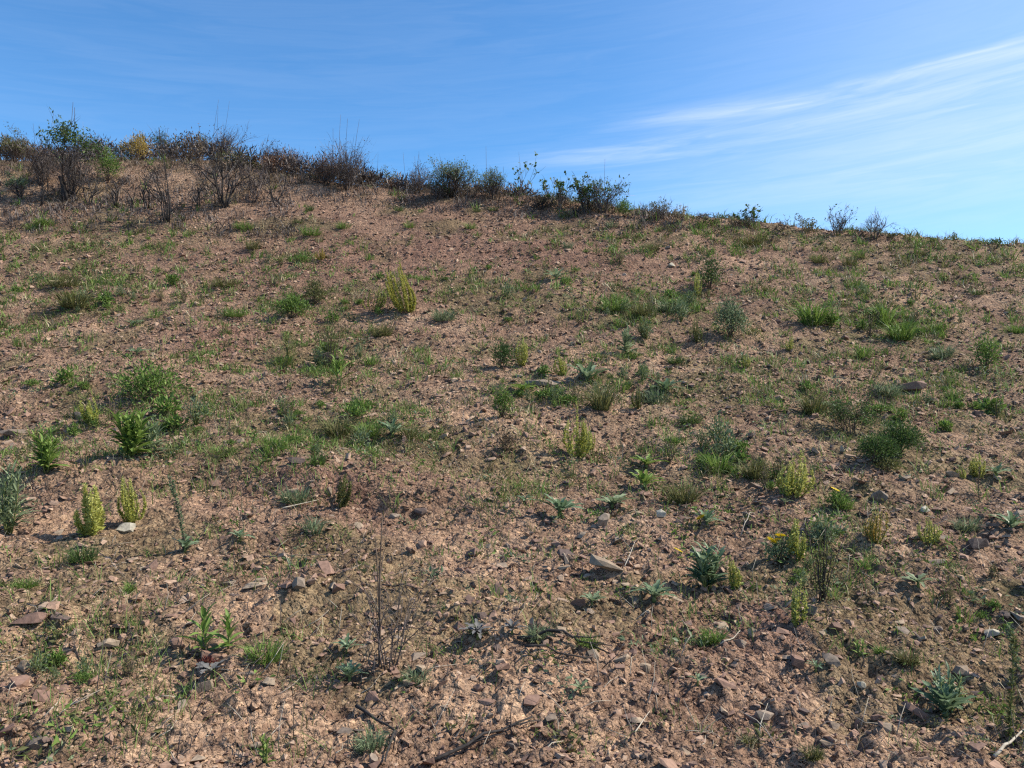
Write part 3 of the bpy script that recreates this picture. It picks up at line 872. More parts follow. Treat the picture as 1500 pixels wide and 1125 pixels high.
def rock(px, py, wp, hp, label, mat, key, rot=(0.0, 0.0, 0.0), deep=None, name='stone', sink=0.2):
    """a stone one can point at: px, py is the middle of its foot"""
    loc = at(px, py); wd, h = sz(wp, loc[1]), sz(hp, loc[1])
    v, _ = PROTO[key] if key < 1000 else hull(15, key, 0.42 + 0.1 * (key % 3), 1.3 + 0.2 * (key % 4), False)
    ext = v.max(0) - v.min(0)
    dp = sz(deep, loc[1]) if deep else wd * 0.7
    o = link(name, stone_mesh(key, mat), None, (loc[0], loc[1] + dp * 0.2, loc[2] + h * (0.5 - sink)), rot,
             (wd / ext[0], dp / ext[1], h / ext[2]))
    return tag(o, label, 'stone')
rock(183, 780, 26, 15, 'pale cream flat stone lying in front of the yellow-green weed pair', 'pale_stone', 1001)
rock(886, 842, 52, 17, 'long tan slab stone propped up over a dark gap', 'tan_stone', 1002, (0.1, 0.33, -0.1), 30, name='slab_stone', sink=-0.3)
rock(884, 772, 20, 24, 'upright grey-brown stone standing uphill of the propped slab', 'grey_stone', 1003, (0.1, 0.35, 0.3))
rock(436, 866, 22, 24, 'pale grey rounded stone beside a black hollow, left of the dead twigs', 'grey_stone', 1004)
rock(52, 1098, 32, 16, 'flat grey-green stone at the bottom left corner', 'grey_stone', 1005)
rock(372, 862, 40, 10, 'thin tan flagstone lying left of the pale rounded stone', 'tan_stone', 1006, (0, -0.1, 0.1))
rock(984, 392, 12, 9, 'small white quartz stone high on the middle slope', 'pale_stone', 1007)
rock(970, 758, 14, 13, 'whitish chunky stone right of the blue-green rosettes', 'pale_stone', 1008)
rock(830, 822, 26, 18, 'tilted grey slate left of the propped slab', 'dark_stone', 1009, (0.2, 0.4, 0))
rock(616, 756, 20, 16, 'dark brown block with a black shadow, right of the dead twigs', 'dark_stone', 1010)
rock(155, 950, 34, 16, 'tan flat rock with a dark hollow at its left end', 'tan_stone', 1011)
rock(258, 950, 26, 18, 'slanted pink-brown stone beside the pair of broad-leaved plants', 'red_stone', 1012, (0, 0.4, 0.2))
rock(38, 912, 46, 16, 'wide brown rock ledge at the left edge above a dark hollow', 'red_stone', 1013)
rock(85, 915, 30, 18, 'dark brown rock right of the wide ledge rock', 'dark_stone', 1014, (0, 0.3, 0))
rock(35, 985, 22, 18, 'tan angular stone at the left edge over the mossy patch', 'tan_stone', 1015)
rock(1120, 1060, 28, 14, 'flat grey stone in the lower right bare soil', 'grey_stone', 1016)
rock(1262, 985 + 24, 14, 11, 'small pale stone between the two green seedlings and the grey bush', 'pale_stone', 1017)
rock(1412, 990, 24, 16, 'tan stone behind the grey-green bush at lower right', 'tan_stone', 1018)
rock(1455, 935, 22, 13, 'pale stone at the right edge amid rubble', 'pale_stone', 1019)
rock(1235, 663, 8, 14, 'white upright stone chip left of the twin round bushes', 'pale_stone', 1020)
rock(1355, 752, 16, 12, 'pale stone on the right above the rubble', 'pale_stone', 1021)
rock(1290, 735, 26, 20, 'grey boulder with whitish top behind the ochre weed', 'grey_stone', 1022)
rock(1435, 805, 34, 18, 'grey stone over a black hollow near the right edge', 'dark_stone', 1023)
rock(800, 566, 60, 12, 'low grey rock ledge in the middle of the slope', 'grey_stone', 1024, (0, 0.05, 0.1), 30)
rock(1340, 572, 36, 16, 'rusty red rock beyond the twin round bushes', 'red_stone', 1025)
rock(20, 640, 40, 14, 'grey flat outcrop stone at the left edge', 'grey_stone', 1026)
rock(115, 615, 34, 14, 'grey flat outcrop stone left of the leafy weeds', 'grey_stone', 1027)
rock(700, 1012, 16, 12, 'pinkish stone right of the twig bundle', 'red_stone', 1028)
rock(545, 1118, 16, 18, 'pale grey stone at the bottom edge under the forked stick', 'grey_stone', 1029, (0.2, 0.5, 0))
rock(945, 985, 18, 14, 'tan stone below the dead branch pile', 'tan_stone', 1030)
rock(480, 536, 34, 26, 'blackened burnt stump-like rock beside the green-yellow weed', 'dark_stone', 1031)
rock(430, 640 + 40, 30, 12, 'dark stone in the hollow of the worn bank', 'dark_stone', 1032)

# ------------------------------------------------------------------ yellow-green spike weeds
spike_weed(134, 784, 84, 54, 'taller yellow-green spike weed, left one of the pair behind the pale flat stone', leafy=1.7)
spike_weed(193, 768, 70, 54, 'shorter yellow-green spike weed, right one of the pair behind the pale flat stone', leafy=2.0)
spike_weed(596, 460, 78, 50, 'tallest pale yellow feathery weed, on the upper middle slope', 'pale_yellow', lean=-0.1, leafy=2.0)
spike_weed(545, 456, 40, 46, 'low yellow-green weed just left of the tallest pale yellow weed', leafy=1.0)
spike_weed(1162, 727, 66, 62, 'broad bright yellow weed on the right, downhill of the twin round bushes')
spike_weed(1284, 794, 52, 38, 'golden ochre weed standing in front of the grey boulder', 'ochre')
spike_weed(1167, 917, 74, 26, 'narrow column of bright yellow-green weed left of the dark red stalks')
spike_weed(1168, 818, 58, 32, 'yellow-green weed beside the bright yellow flower heads')
spike_weed(1362, 797, 38, 42, 'small yellowish weed right of the golden ochre weed')
spike_weed(1076, 862, 52, 20, 'thin yellow-green weed right of the big grey leafy clump')
spike_weed(1433, 698, 36, 26, 'small yellow weed near the right edge, larger one of two')
spike_weed(1409, 700, 18, 14, 'tiny yellow weed just left of a slightly larger one near the right edge')
spike_weed(845, 672, 78, 50, 'large dull yellow weed clump in the very centre of the slope', leafy=1.0)
spike_weed(764, 536, 46, 22, 'slim yellow weed, left one of two uphill of the grey ledge', leafy=0.9)
spike_weed(823, 549, 34, 20, 'slim yellow weed, right one of two uphill of the grey ledge', leafy=0.9)
spike_weed(1157, 513, 26, 20, 'bright little yellow weed on the right middle slope')
spike_weed(500, 743, 58, 24, 'narrow olive yellow weed uphill of the dead twig bundle', 'olive')
spike_weed(1022, 434, 40, 16, 'yellow grassy weed at the foot of the dark upright shrub')
spike_weed(1092, 538, 24, 14, 'tiny bright yellow-green weed below the grey-green bunch')
spike_weed(935, 597, 34, 28, 'faint yellowish weed right of the slope centre', 'olive')
spike_weed(136, 622, 52, 26, 'yellow-topped weed at the left side of the long-leaved weeds')
spike_weed(945, 496, 30, 22, 'small olive weed below the upper right grass clumps', 'olive')
spike_weed(1020, 500, 36, 26, 'pale olive weed left of the grey-green bunch', 'olive')
spike_weed(865, 660, 40, 20, 'narrow yellow weed at the right end of the large dull yellow clump')
spike_weed(470, 380, 18, 20, 'small straw yellow weed on the upper left slope', 'ochre')

# ------------------------------------------------------------------ green tufts and small cushions
T = tuft
TUFTS = [
    (456, 345, 20, 42, 'wide bright green tuft below the burnt scrub', 'green'), (502, 335, 15, 26, 'rounded green tuft just right of the wide bright one', 'green'),
    (600, 334, 15, 24, 'green tuft alone on pink soil below the olive bush', 'green'), (690, 335, 14, 26, 'green tuft below the dense grey-green crest shrub', 'green'),
    (751, 344, 11, 18, 'very dark little tuft below the middle of the crest', 'dark'), (357, 337, 18, 38, 'green tuft below the slanted burnt shrub', 'green'),
    (66, 330, 18, 40, 'fresh green tuft at the far upper left', 'green'), (47, 337, 16, 26, 'darker tuft touching the fresh green one at upper left', 'green'),
    (801, 341, 11, 22, 'olive tuft under the leafy crest saplings', 'olive'), (584, 309, 12, 20, 'dark green tuft near the top of the bare slope', 'dark'),
    (453, 309, 14, 18, 'dark green tuft below the rusty scrub', 'dark'), (437, 327, 10, 24, 'flat dark green tuft between two brighter ones', 'dark'),
    (723, 309, 11, 20, 'dark tuft just under the crest shrubs', 'dark'), (698, 310, 8, 16, 'tiny dark tuft under the crest shrubs', 'dark'),
    (1432, 432, 16, 30, 'dark green cushion tuft on the far right stony slope', 'dark'), (1490, 488, 20, 40, 'green tuft cut by the right edge of the view', 'green'),
    (344, 464, 18, 40, 'vivid green tuft alone on the left middle slope', 'green'), (621, 410, 12, 28, 'vivid green low tuft right of the tall pale yellow weed', 'green'),
    (405, 658, 32, 50, 'bushy bright green tuft on the brow of the worn bank', 'green'), (388, 966, 42, 76, 'spreading bright green grass tuft in the left foreground', 'green'),
    (465, 680, 30, 32, 'dark green tuft in a shaded hollow of the worn bank', 'dark'), (120, 822, 34, 54, 'dark grass tuft in front of the taller spike weed', 'dark'),
    (862, 950, 30, 36, 'bright yellow-green grass tuft above the dead branch pile', 'green'), (36, 860, 16, 48, 'flat green tuft at the left edge of the foreground', 'green'),
    (190, 868, 20, 18, 'tiny bright seedling tuft in the left foreground', 'green'), (896, 333, 14, 24, 'pale grey-green tuft under the crest', 'greygreen'),
    (832, 364, 16, 22, 'grey-green tuft on the upper middle slope', 'greygreen'), (955, 368, 18, 32, 'olive green tuft on the upper right slope', 'olive'),
    (1258, 378, 20, 22, 'green upright tuft just under the right crest', 'green'), (1348, 374, 14, 22, 'olive tuft just under the far right crest', 'olive'),
    (900, 455, 30, 60, 'left-hand grass clump of the green band right of centre', 'green'), (985, 458, 32, 60, 'right-hand grass clump of the green band right of centre', 'greygreen'),
    (940, 462, 26, 44, 'low middle grass clump of the green band right of centre', 'olive'), (1320, 498, 42, 46, 'upright fresh grass on the right middle slope', 'green'),
    (1298, 475, 44, 32, 'narrow upright grass left of the fresh grass on the right', 'green'), (1190, 476, 50, 44, 'tall thin grass on the right middle slope', 'green'),
    (1265, 524, 34, 34, 'fresh tuft between the upright grasses and the dark bush', 'green'), (650, 470, 26, 46, 'blue-grey grass right of the tall pale yellow weed', 'greygreen'),
    (560, 492, 26, 46, 'faint olive grass below the low yellow weed', 'olive'), (545, 534, 22, 34, 'green tuft left of the grey ledge', 'green'),
    (925, 526, 18, 40, 'flat bright tuft below the green band', 'green'), (990, 532, 18, 36, 'dark green low tuft right of the flat bright one', 'dark'),
    (1380, 525, 30, 40, 'grey-green tuft on the far right', 'greygreen'), (110, 450, 40, 60, 'loose olive grass on the left upper slope', 'olive'),
    (95, 420, 26, 66, 'broad olive grass mat at upper left', 'olive'), (415, 535, 22, 40, 'bright tuft at the foot of a wispy stalk', 'green'),
    (540, 640, 34, 50, 'dense green grass on the brow left of centre', 'green'), (600, 642, 28, 40, 'yellowish green grass beside the centre-left brow', 'olive'),
    (330, 668, 26, 56, 'bright green grass at the edge of the worn bank', 'green'), (495, 640, 44, 50, 'olive wispy grass left of the dense green brow grass', 'olive'),
    (1300, 600 - 20, 30, 50, 'grey-green grass left of the rusty red rock', 'greygreen'), (1395, 585, 22, 34, 'dark little tuft right of the rusty red rock', 'dark'),
    (1050, 690, 40, 60, 'dark green leafy grass in the right-centre clump', 'green'), (1000, 735, 44, 60, 'olive brown grass in front of the right-centre clump', 'olive'),
    (1105, 700, 40, 44, 'olive grass left of the broad bright yellow weed', 'olive'), (1235, 745, 24, 44, 'green tuft below a yellow flower, downhill of the round bushes', 'green'),
    (1045, 940, 30, 44, 'green tuft on bare soil right of the dead branch pile', 'green'), (1330, 970, 26, 46, 'pale green tuft left of the grey-green bush', 'olive'),
    (1415, 775, 26, 46, 'grey-green tuft near the right edge below the small yellow weeds', 'greygreen'), (700, 1000 - 72, 18, 40, 'small grey tuft right of the twig bundle', 'greygreen'),
    (790, 935, 34, 52, 'wiry grey tuft above the dead branch pile', 'greygreen'), (612, 1000, 32, 46, 'grey-green tuft at the foot of the twig bundle', 'greygreen'),
    (545, 1100, 44, 56, 'withered grey grass at the bottom edge', 'greygreen'), (1010, 620, 22, 44, 'dark flat tuft in the right-centre', 'dark'),
    (960, 590, 30, 56, 'grey-green loose grass right of centre', 'greygreen'), (880, 600, 50, 40, 'wispy olive grass beside the centre of the slope', 'olive'),
    (460, 780, 36, 34, 'faint grey-green wisp left of the dead twig bundle', 'greygreen'), (432, 735, 34, 54, 'grey dry grass under the worn bank', 'greygreen'),
    (1190, 605, 40, 44, 'olive grass left of the dark woody bush', 'olive'), (1100, 360, 24, 50, 'dry olive grass under the thin crest sapling', 'olive'),
    (370, 365, 24, 30, 'dark olive tuft on the upper left slope', 'olive'), (330, 420, 22, 60, 'dry olive mat on the left upper slope', 'olive'),
    (1245, 400 - 12, 20, 34, 'olive grass under the right crest', 'olive'), (1200, 385, 20, 26, 'yellow-olive tuft under the right crest', 'olive'),
    (1370, 455 + 30, 18, 36, 'low green tuft on the far right rubble', 'green'), (1290, 955, 18, 22, 'right-hand green seedling on lower right bare soil', 'green'),
    (1100, 1090, 22, 34, 'olive tuft at the bottom right of centre', 'olive'), (1190, 1110, 24, 40, 'pale olive tuft at the bottom edge on the right', 'olive'),
]
for px, py, hp, wp, lab, mt in TUFTS:
    tuft(px, py, hp, wp, lab, mt, dens=0.75 if wp < 35 else 1.25)

# ------------------------------------------------------------------ leafy stalks
leafy_stalks(188, 672, 84, 90, 5, 'tall dark green long-leaved weed clump on the brow at left', 'green', per=17)
leafy_stalks(222, 668, 60, 50, 3, 'thin grey-green leafy weed at the right side of the tall clump', 'greygreen', per=12)
leafy_stalks(68, 692, 68, 76, 5, 'bushy long-leaved weed left of the tall clump', 'green', per=14)
leafy_stalks(14, 782, 112, 80, 6, 'spiky grey-green weed cut by the left edge of the view', 'greygreen', per=16, lw=0.10, ll=0.34)
leafy_stalks(302, 962, 64, 50, 1, 'left-hand one of two broad-leaved green plants with dark red bases', 'green', per=13, lw=0.22, ll=0.62, stem='stem_brown')
leafy_stalks(333, 950, 56, 50, 1, 'right-hand one of two broad-leaved green plants in the left foreground', 'green', per=12, lw=0.22, ll=0.62)
leafy_stalks(388, 1118, 46, 34, 2, 'small vivid green plant at the bottom edge beside a dark clod', 'green', per=11, lw=0.26, ll=0.4)
leafy_stalks(497, 562, 60, 40, 2, 'bright green leafy weed beside the blackened stump-like rock', 'green', per=9, lw=0.14)
leafy_stalks(1262, 960, 28, 24, 2, 'left-hand green seedling on lower right bare soil', 'green', per=8, lw=0.25, ll=0.5)
leafy_stalks(918, 522, 46, 26, 3, 'upright leafy weed beside the flat bright tuft', 'greygreen', per=10)
leafy_stalks(1092, 532, 22, 22, 2, 'little blue-green weed behind the tiny yellow-green one', 'blue', per=8, lw=0.25)
leafy_stalks(425, 530, 60, 40, 3, 'wispy olive stalks standing over the bright tuft', 'olive', per=12, lw=0.10, ll=0.25)

# ------------------------------------------------------------------ rosettes
ros = rosette
ros(820, 755, 34, 'large pale blue-green thistle rosette uphill of the propped slab', n=18, lift=0.5)
ros(768, 738, 16, 'small pale rosette left of the large thistle rosette', n=9)
ros(271, 808, 21, 'blue-green rosette at the foot of a slanting mullein stalk', n=14, lift=0.6)
ros(351, 793, 19, 'flat blue-green rosette left of centre on bare soil', n=12)
ros(575, 640, 28, 'pale blue-green rosette on the brow left of centre', n=14, lift=0.6)
ros(947, 686, 26, 'dark green glossy rosette upper one in the right-centre clump', 'green', n=13)
ros(945, 715, 30, 'dark green rosette lower one in the right-centre clump', 'green', n=16, lift=0.6)
ros(897, 745, 30, 'flat grey-green rosette right of the large thistle rosette', 'greygreen', n=13)
ros(958, 880, 34, 'silvery blue rosette right of the propped slab', n=18, lift=0.4)
ros(867, 888, 22, 'thin grey rosette below the propped slab', 'greygreen', n=10)
ros(512, 1000, 30, 'blue-grey rosette in front of the dead twig bundle', n=15, lift=0.55)
ros(508, 958, 24, 'small blue-grey rosette left of the dead twig bundle', n=11)
ros(1022, 1005, 16, 'single pale seedling rosette on lower right bare soil', n=8)
ros(1195, 985, 16, 'pale flat rosette on bare soil left of the green seedlings', n=8)
ros(850, 1020, 18, 'pale grey-green seedling below the dead branch pile', 'greygreen', n=9)
ros(815, 409, 20, 'dark blue-green rosette on the upper middle slope', n=12, lift=0.6)
ros(860, 560, 32, 'bright blue-green rosette right of the slope centre', n=15, lift=0.6)
ros(765, 575, 24, 'dark rosette beside the grey ledge', 'green', n=12)
ros(1482, 778, 30, 'green rosette cut by the right edge of the view', n=14, lift=0.6)
ros(1460, 698, 24, 'small blue-green rosette right of the small yellow weeds', n=11)
ros(975, 575, 30, 'dull blue-green rosette on the right of centre', n=13)
ros(1210, 600, 22, 'pale rosette left of the dark woody bush', 'greygreen', n=10)
ros(1345, 860, 24, 'whitish grey rosette in the right foreground', 'greygreen', n=11)
ros(1150, 740, 14, 'small whitish rosette beneath the broad bright yellow weed', 'greygreen', n=8)
ros(200, 520, 18, 'pale rosette on the left middle slope', n=9)
ros(195, 478, 16, 'blue-green rosette high on the left slope', n=9)
ros(310, 995, 27, 'withered grey rosette in the left foreground', 'grey_leaf', n=14, lift=0.35, width=0.3)
ros(700, 935, 26, 'withered silver grey rosette right of the dead twig bundle', 'grey_leaf', n=14, width=0.26)
ros(750, 930, 20, 'small withered grey rosette beside the wiry grey tuft', 'grey_leaf', n=11, width=0.26)
ros(1385, 1050, 44, 'spreading green rosette under the grey-green bush at lower right', 'blue', n=20, lift=0.7)
r1, l1, _ = ros(1036, 772, 28, 'blue-green rosette with a yellow flower on its left', n=13, lift=0.5)
flowers_on(r1, l1, [(1025, 757)], sz(9, l1[1]))

# ------------------------------------------------------------------ mid-slope bushes
mound(1283, 680, 44, 70, 'left-hand one of twin dense round dark green bushes', 'dark', dens=3.0, leaf=0.62, lumpy=0.1)
mound(1317, 666, 46, 78, 'right-hand one of twin dense round dark green bushes', 'dark', dens=3.0, leaf=0.62, lumpy=0.1)
b1 = bush(at(1247, 638), sz(66, at(1247, 638)[1]), sz(80, at(1247, 638)[1]), 'dark woody bush with green lower leaves and bare brown twigs, uphill of the twin bushes', bark='stem_brown',
     leafm='dark', nleaf=1500, ns=8, depth=3, rad=0.008, name='woody_bush', leafs=0.028, leaf_lo=0.05, upright=0.8, lf=0.55)
mound(218, 588, 58, 112, 'wide feathery green shrub on the left slope', 'green', dens=1.3, leaf=0.8, open_=0.6)
mound(1443, 542, 56, 52, 'green twiggy bush near the right edge', 'green', dens=1.0, open_=0.6)
mound(1069, 494, 58, 54, 'dense grey-green upright bunch right of centre', 'greygreen', dens=1.6, leaf=1.0)
mound(1040, 424, 54, 46, 'dark upright shrub on the upper right slope', 'dark', dens=1.0, open_=0.6)
mound(428, 466, 36, 56, 'dark leafy shrub, lower left part of the upper-left pair', 'green', dens=1.1)
mound(460, 446, 40, 44, 'brownish green shrub, upper right part of the upper-left pair', 'olive', dens=1.1)
mound(484, 545, 110, 40, 'tall wispy olive shrub rising behind the bright green leafy weed', 'olive', dens=0.55, open_=1.0)
mound(735, 540, 40, 44, 'dark green bush in the middle of the slope', 'dark', dens=1.1)
mound(735, 610, 50, 40, 'tall dark green weed in the exact centre of the slope', 'green', dens=0.9, open_=0.6)
leafy_stalks(1385, 1042, 64, 90, 7, 'grey-green bushy plant at lower right casting a shadow to its left', 'blue', per=9, lw=0.17, ll=0.42)
b2 = leafy_stalks(1034, 862, 66, 84, 7, 'big dark grey-green leafy clump with a yellow flower at its left', 'blue', per=8, lw=0.30, ll=0.46)
flowers_on(b2, at(1034, 860), [(992, 802)], sz(8, at(1034, 860)[1]))
b3 = mound(1140, 822, 40, 60, 'straggly green plant carrying bright yellow flower heads', 'greygreen', dens=0.5, open_=1.0)
flowers_on(b3, at(1140, 822), [(1128, 790), (1141, 783), (1135, 791), (1116, 822), (1166, 816)], sz(9, at(1140, 822)[1]))
b4 = mound(1226, 742, 24, 40, 'small green plant with one yellow flower', 'green', dens=0.5, open_=0.8)
flowers_on(b4, at(1226, 742), [(1221, 716)], sz(8, at(1226, 742)[1]))
mound(1205, 880, 110, 46, 'dark stalky weed with reddish black stems, behind the narrow yellow column', 'olive', dens=0.35, open_=1.0, stem='charred')
mound(1206, 800, 34, 44, 'pale silvery weed top beside the yellow-green weed', 'greygreen', dens=0.7)
mound(1300, 690, 18, 44, 'ochre dry plant at the foot of the twin round bushes', 'olive', dens=0.5)
mound(740, 660, 34, 40, 'thin brown shrub in the centre foreground', 'brown', dens=0.4, open_=1)
mound(303, 976, 10, 26, 'dark red leaf litter at the foot of the broad-leaved plant', 'redleaf', dens=0.14, leaf=1.5, open_=1.0)

# ------------------------------------------------------------------ stalks and dead twigs
stalk(274, 805, 115, 'slanting grey-green mullein stalk rising from a rosette', lean=-0.16, leafm='greygreen', nleaf=330, leafs=0.026, rad=0.006)
stalk(337, 650, 95, 'thin brown stalk on the brow at left', leafm='brown', nleaf=40)
stalk(322, 640, 60, 'shorter thin brown stalk beside a taller one at left', leafm='brown', nleaf=30)
stalk(350, 785, 75, 'dry stalk standing behind the flat blue-green rosette', leafm='brown', nleaf=40)
stalk(1478, 1080, 150, 'tall weedy stalk near the lower right corner', lean=0.06, leafm='olive', nleaf=220, mat='stem_green', leafs=0.024)
stalk(1490, 985, 70, 'bluish grey leafy stalk at the right edge', leafm='greygreen', nleaf=160, leafs=0.025)
stalk(1434, 735, 55, 'dark stalk below the small yellow weeds', mat='stem_brown', leafm='brown', nleaf=40)
stalk(430, 1085, 160, 'thin reddish stalk in the bottom left foreground', mat='stem_brown', leafm='brown', nleaf=24, rad=0.0022)
stalk(1198, 880, 110, 'dark red stalk right of the narrow yellow column', mat='stem_brown', leafm='redleaf', nleaf=60, n=3, wp=30)
stalk(285, 490, 60, 'grey dead stalk on the left middle slope', mat='grey_twig', leafm='brown', nleaf=60, n=3, wp=30)
stalk(1340, 460, 60, 'thin dead stalk on the right upper slope', mat='grey_twig', leafm='brown', nleaf=30, n=3, wp=40)
stalk(1265, 590, 90, 'bare brown twigs leaning out of the dark woody bush', lean=0.5, mat='stem_brown', leafm='brown', nleaf=50, n=5, wp=60)
bush(at(570, 978), sz(150, at(570, 978)[1]), sz(74, at(570, 978)[1]), 'bundle of dead brown twigs standing in the foreground', bark='grey_twig', leafm='brown', nleaf=60, ns=9, depth=2, rad=0.0036,
     name='dead_twig_bush', leafs=0.015, upright=1.0, tall=0, up=0.12, lf=0.66)
stalk(556, 975, 225, 'tall thin dead stem rising from the twig bundle', mat='stem_brown', leafm='brown', nleaf=50, n=3, wp=14, rad=0.005)

# ------------------------------------------------------------------ branches lying on the ground
stick(522, 1044, 578, 1080, 'dark stick lying on bare soil, upper arm of a fork', rad=0.011, bend=0.02)
stick(578, 1080, 564, 1126, 'dark stick running off the bottom edge, lower arm of a fork', rad=0.009, bend=0.02)
stick(632, 1123, 780, 1058, 'long dark branch lying diagonally at the bottom edge', rad=0.010, side=3, bend=0.06)
stick(757, 940, 890, 962, 'charred branch with side twigs lying in the middle foreground', rad=0.012, side=5, bend=0.05, lift=0.03)
stick(768, 955, 870, 972, 'second charred branch lying under the first in the pile', rad=0.009, side=3, bend=0.05)
stick(1456, 1116, 1500, 1078, 'bleached pale stick at the lower right corner', 'pale_twig', rad=0.009, bend=0.01)
stick(414, 748, 466, 738, 'pale thin stick lying under the worn bank', 'pale_twig', rad=0.007, bend=0.01)
stick(385, 820, 480, 818, 'long grey twig lying across bare soil', 'grey_twig', rad=0.006, bend=0.04)
stick(560, 862, 620, 872, 'dark twig lying behind the dead twig bundle', rad=0.006, side=2)
stick(915, 835, 930, 800, 'bleached twig leaning beside the propped slab', 'pale_twig', rad=0.004, side=2, lift=0.03)
stick(930, 1080, 952, 1050, 'small bleached twig on lower bare soil', 'pale_twig', rad=0.004)
stick(1055, 950, 1085, 935, 'bleached twig by the green tuft', 'pale_twig', rad=0.005)
stick(1085, 790, 1110, 760, 'bleached forked twig above the flowering plant', 'pale_twig', rad=0.005, side=2, lift=0.05)
stick(620, 738, 555, 728, 'thin dark twig on the bare slope above the dead bundle', rad=0.005)
stick(40, 890, 90, 1005 - 110, 'grey twig by the rock ledge', 'grey_twig', rad=0.006)

# ------------------------------------------------------------------ shrubs along the crest
def crest(px, row, hp, wp, label, **kw):
    """shrub whose foot shows: placed where that pixel meets the slope"""
    loc = at(px, row); kw.setdefault('lf', 0.62 if px > 740 else 0.48); kw.setdefault('sprays', int(min(700, 0.15 * hp * wp)) if hp > 34 and wp > 30 else 0); return bush(loc, sz(hp, loc[1]), sz(wp, loc[1]), label, **kw)
def behind(px, dist, hp, wp, label, **kw):
    loc = at_depth(px, dist); kw.setdefault('sprays', int(min(700, 0.2 * hp * wp)) if hp > 34 and wp > 30 else 0); return bush(loc, sz(hp, dist), sz(wp, dist), label, **kw)
# far left
crest(105, 290, 120, 95, 'largest burnt shrub, bare black limbs under a dark leafy top, at upper left', leafm='dark', nleaf=900, ns=8, depth=4, rad=0.024, leafs=0.09, tall=2, leaf_lo=0.66, sprays=700, lf=0.49)
crest(60, 272, 78, 80, 'bare grey-brown scrub left of the largest burnt shrub', bark='grey_twig', leafm='brown', nleaf=500, ns=9, depth=4, rad=0.012, leafs=0.04, tall=2)
behind(20, 24.0, 62, 70, 'pale olive shrub at the far left of the skyline', bark='stem_brown', leafm='olive', nleaf=1500, ns=8, depth=3, leafs=0.06, leaf_lo=0.1, name='shrub')
behind(36, 27.0, 40, 26, 'small dark green bush poking above the far left skyline', bark='stem_brown', leafm='dark', nleaf=700, ns=6, depth=3, leafs=0.06, leaf_lo=0.2, name='shrub')
crest(96, 294, 58, 10, 'pair of thick charred stems in front of the largest burnt shrub', ns=2, depth=0, rad=0.055, name='charred_stump', upright=1.4)
crest(30, 292, 50, 36, 'grey-green leafy sapling with a black stem at upper left', leafm='greygreen', nleaf=420, ns=3, depth=2, leafs=0.06, leaf_lo=0.5, rad=0.025, name='shrub')
mound(158, 266, 50, 42, 'compact round green bush right of the largest burnt shrub', 'green', dens=1.5, leaf=0.9, name='round_bush')
mound(0, 0, 46, 46, 'yellow-topped rounded bush on the skyline at left', 'ochre', dens=1.3, leaf=0.8, name='round_bush', loc=at_depth(201, 23.6))
mound(0, 0, 48, 70, 'brown rounded scrub bush right of the yellow-topped one', 'brown', dens=1.3, leaf=0.8, name='round_bush', loc=at_depth(275, 25.0))
behind(290, 27.0, 52, 34, 'olive bush with a green crown behind the brown scrub', bark='stem_brown', leafm='olive', nleaf=900, leafs=0.06, leaf_lo=0.2, name='shrub')
behind(140, 26.0, 54, 60, 'dull brown twiggy scrub behind the compact green bush', bark='grey_twig', leafm='brown', nleaf=900, leafs=0.05, ns=9, leaf_lo=0.1)
behind(245, 24.5, 60, 44, 'dark leafy scrub right of the yellow-topped bush', bark='charred', leafm='dark', nleaf=600, leafs=0.06, leaf_lo=0.2)
behind(320, 24.5, 70, 50, 'grey bare scrub with fine upright twigs on the left skyline', bark='grey_twig', leafm='brown', nleaf=300, ns=9, depth=4, rad=0.012, tall=3)
crest(243, 326, 95, 62, 'V-shaped bare charcoal shrub on the bare slope at left', ns=5, depth=2, rad=0.022, upright=0.8, sprays=0, lf=0.6)
stalk(248, 327, 138, 'single tall black dead stem inside the V-shaped shrub', mat='charred', nleaf=0, rad=0.017)
crest(330, 304, 108, 66, 'slanted burnt shrub with a dark dead crown', leafm='brown', nleaf=420, ns=5, depth=4, rad=0.026, leafs=0.05, leaf_lo=0.5, sprays=120, lf=0.58)
crest(372, 296, 80, 50, 'thin burnt shrub right of the slanted one', ns=6, depth=3, rad=0.014, bark='grey_twig', sprays=80, lf=0.58)
for px, row, hp, lean, lab in ((168, 304, 52, 'leaning', 'charred stem below the compact green bush'), (192, 306, 42, '', 'short charred stem between two longer ones at left'),
                               (216, 304, 48, '', 'charred stem just left of the V-shaped shrub'), (130, 300, 62, '', 'charred stem right of the pair of thick stems'),
                               (60, 300, 40, '', 'thin charred stem in front of the grey-brown scrub'), (290, 302, 46, '', 'charred stem right of the V-shaped shrub'),
                               (402, 296, 40, '', 'charred stem right of the thin burnt shrub')):
    crest(px, row, hp, 26, lab, ns=3, depth=1, rad=0.022, name='charred_stump', lf=0.7)
# along the top to the right
behind(398, 23.2, 58, 56, 'brown scrub bush between the slanted shrub and the rusty one', bark='grey_twig', leafm='brown', nleaf=1100, leafs=0.05, ns=9, leaf_lo=0.05)
behind(432, 22.8, 56, 60, 'rusty brown dead bush on the left skyline', bark='stem_brown', leafm='rust', nleaf=1300, leafs=0.05, ns=9, leaf_lo=0.05)
crest(478, 272, 62, 60, 'rusty and grey dead bush under the highest bare twigs', bark='grey_twig', leafm='rust', nleaf=1000, leafs=0.05, ns=9, leaf_lo=0.05, tall=1)
crest(508, 278, 86, 72, 'purple-grey bare bush with the highest bare twigs of the middle crest', bark='grey_twig', leafm='brown', nleaf=600, ns=11, depth=4, rad=0.013, tall=3, leaf_lo=0.1, leafs=0.04)
behind(545, 22.4, 46, 30, 'grey thin scrub right of the purple-grey bush', bark='grey_twig', leafm='brown', nleaf=300, ns=7, depth=4, rad=0.010, leafs=0.04, tall=1)
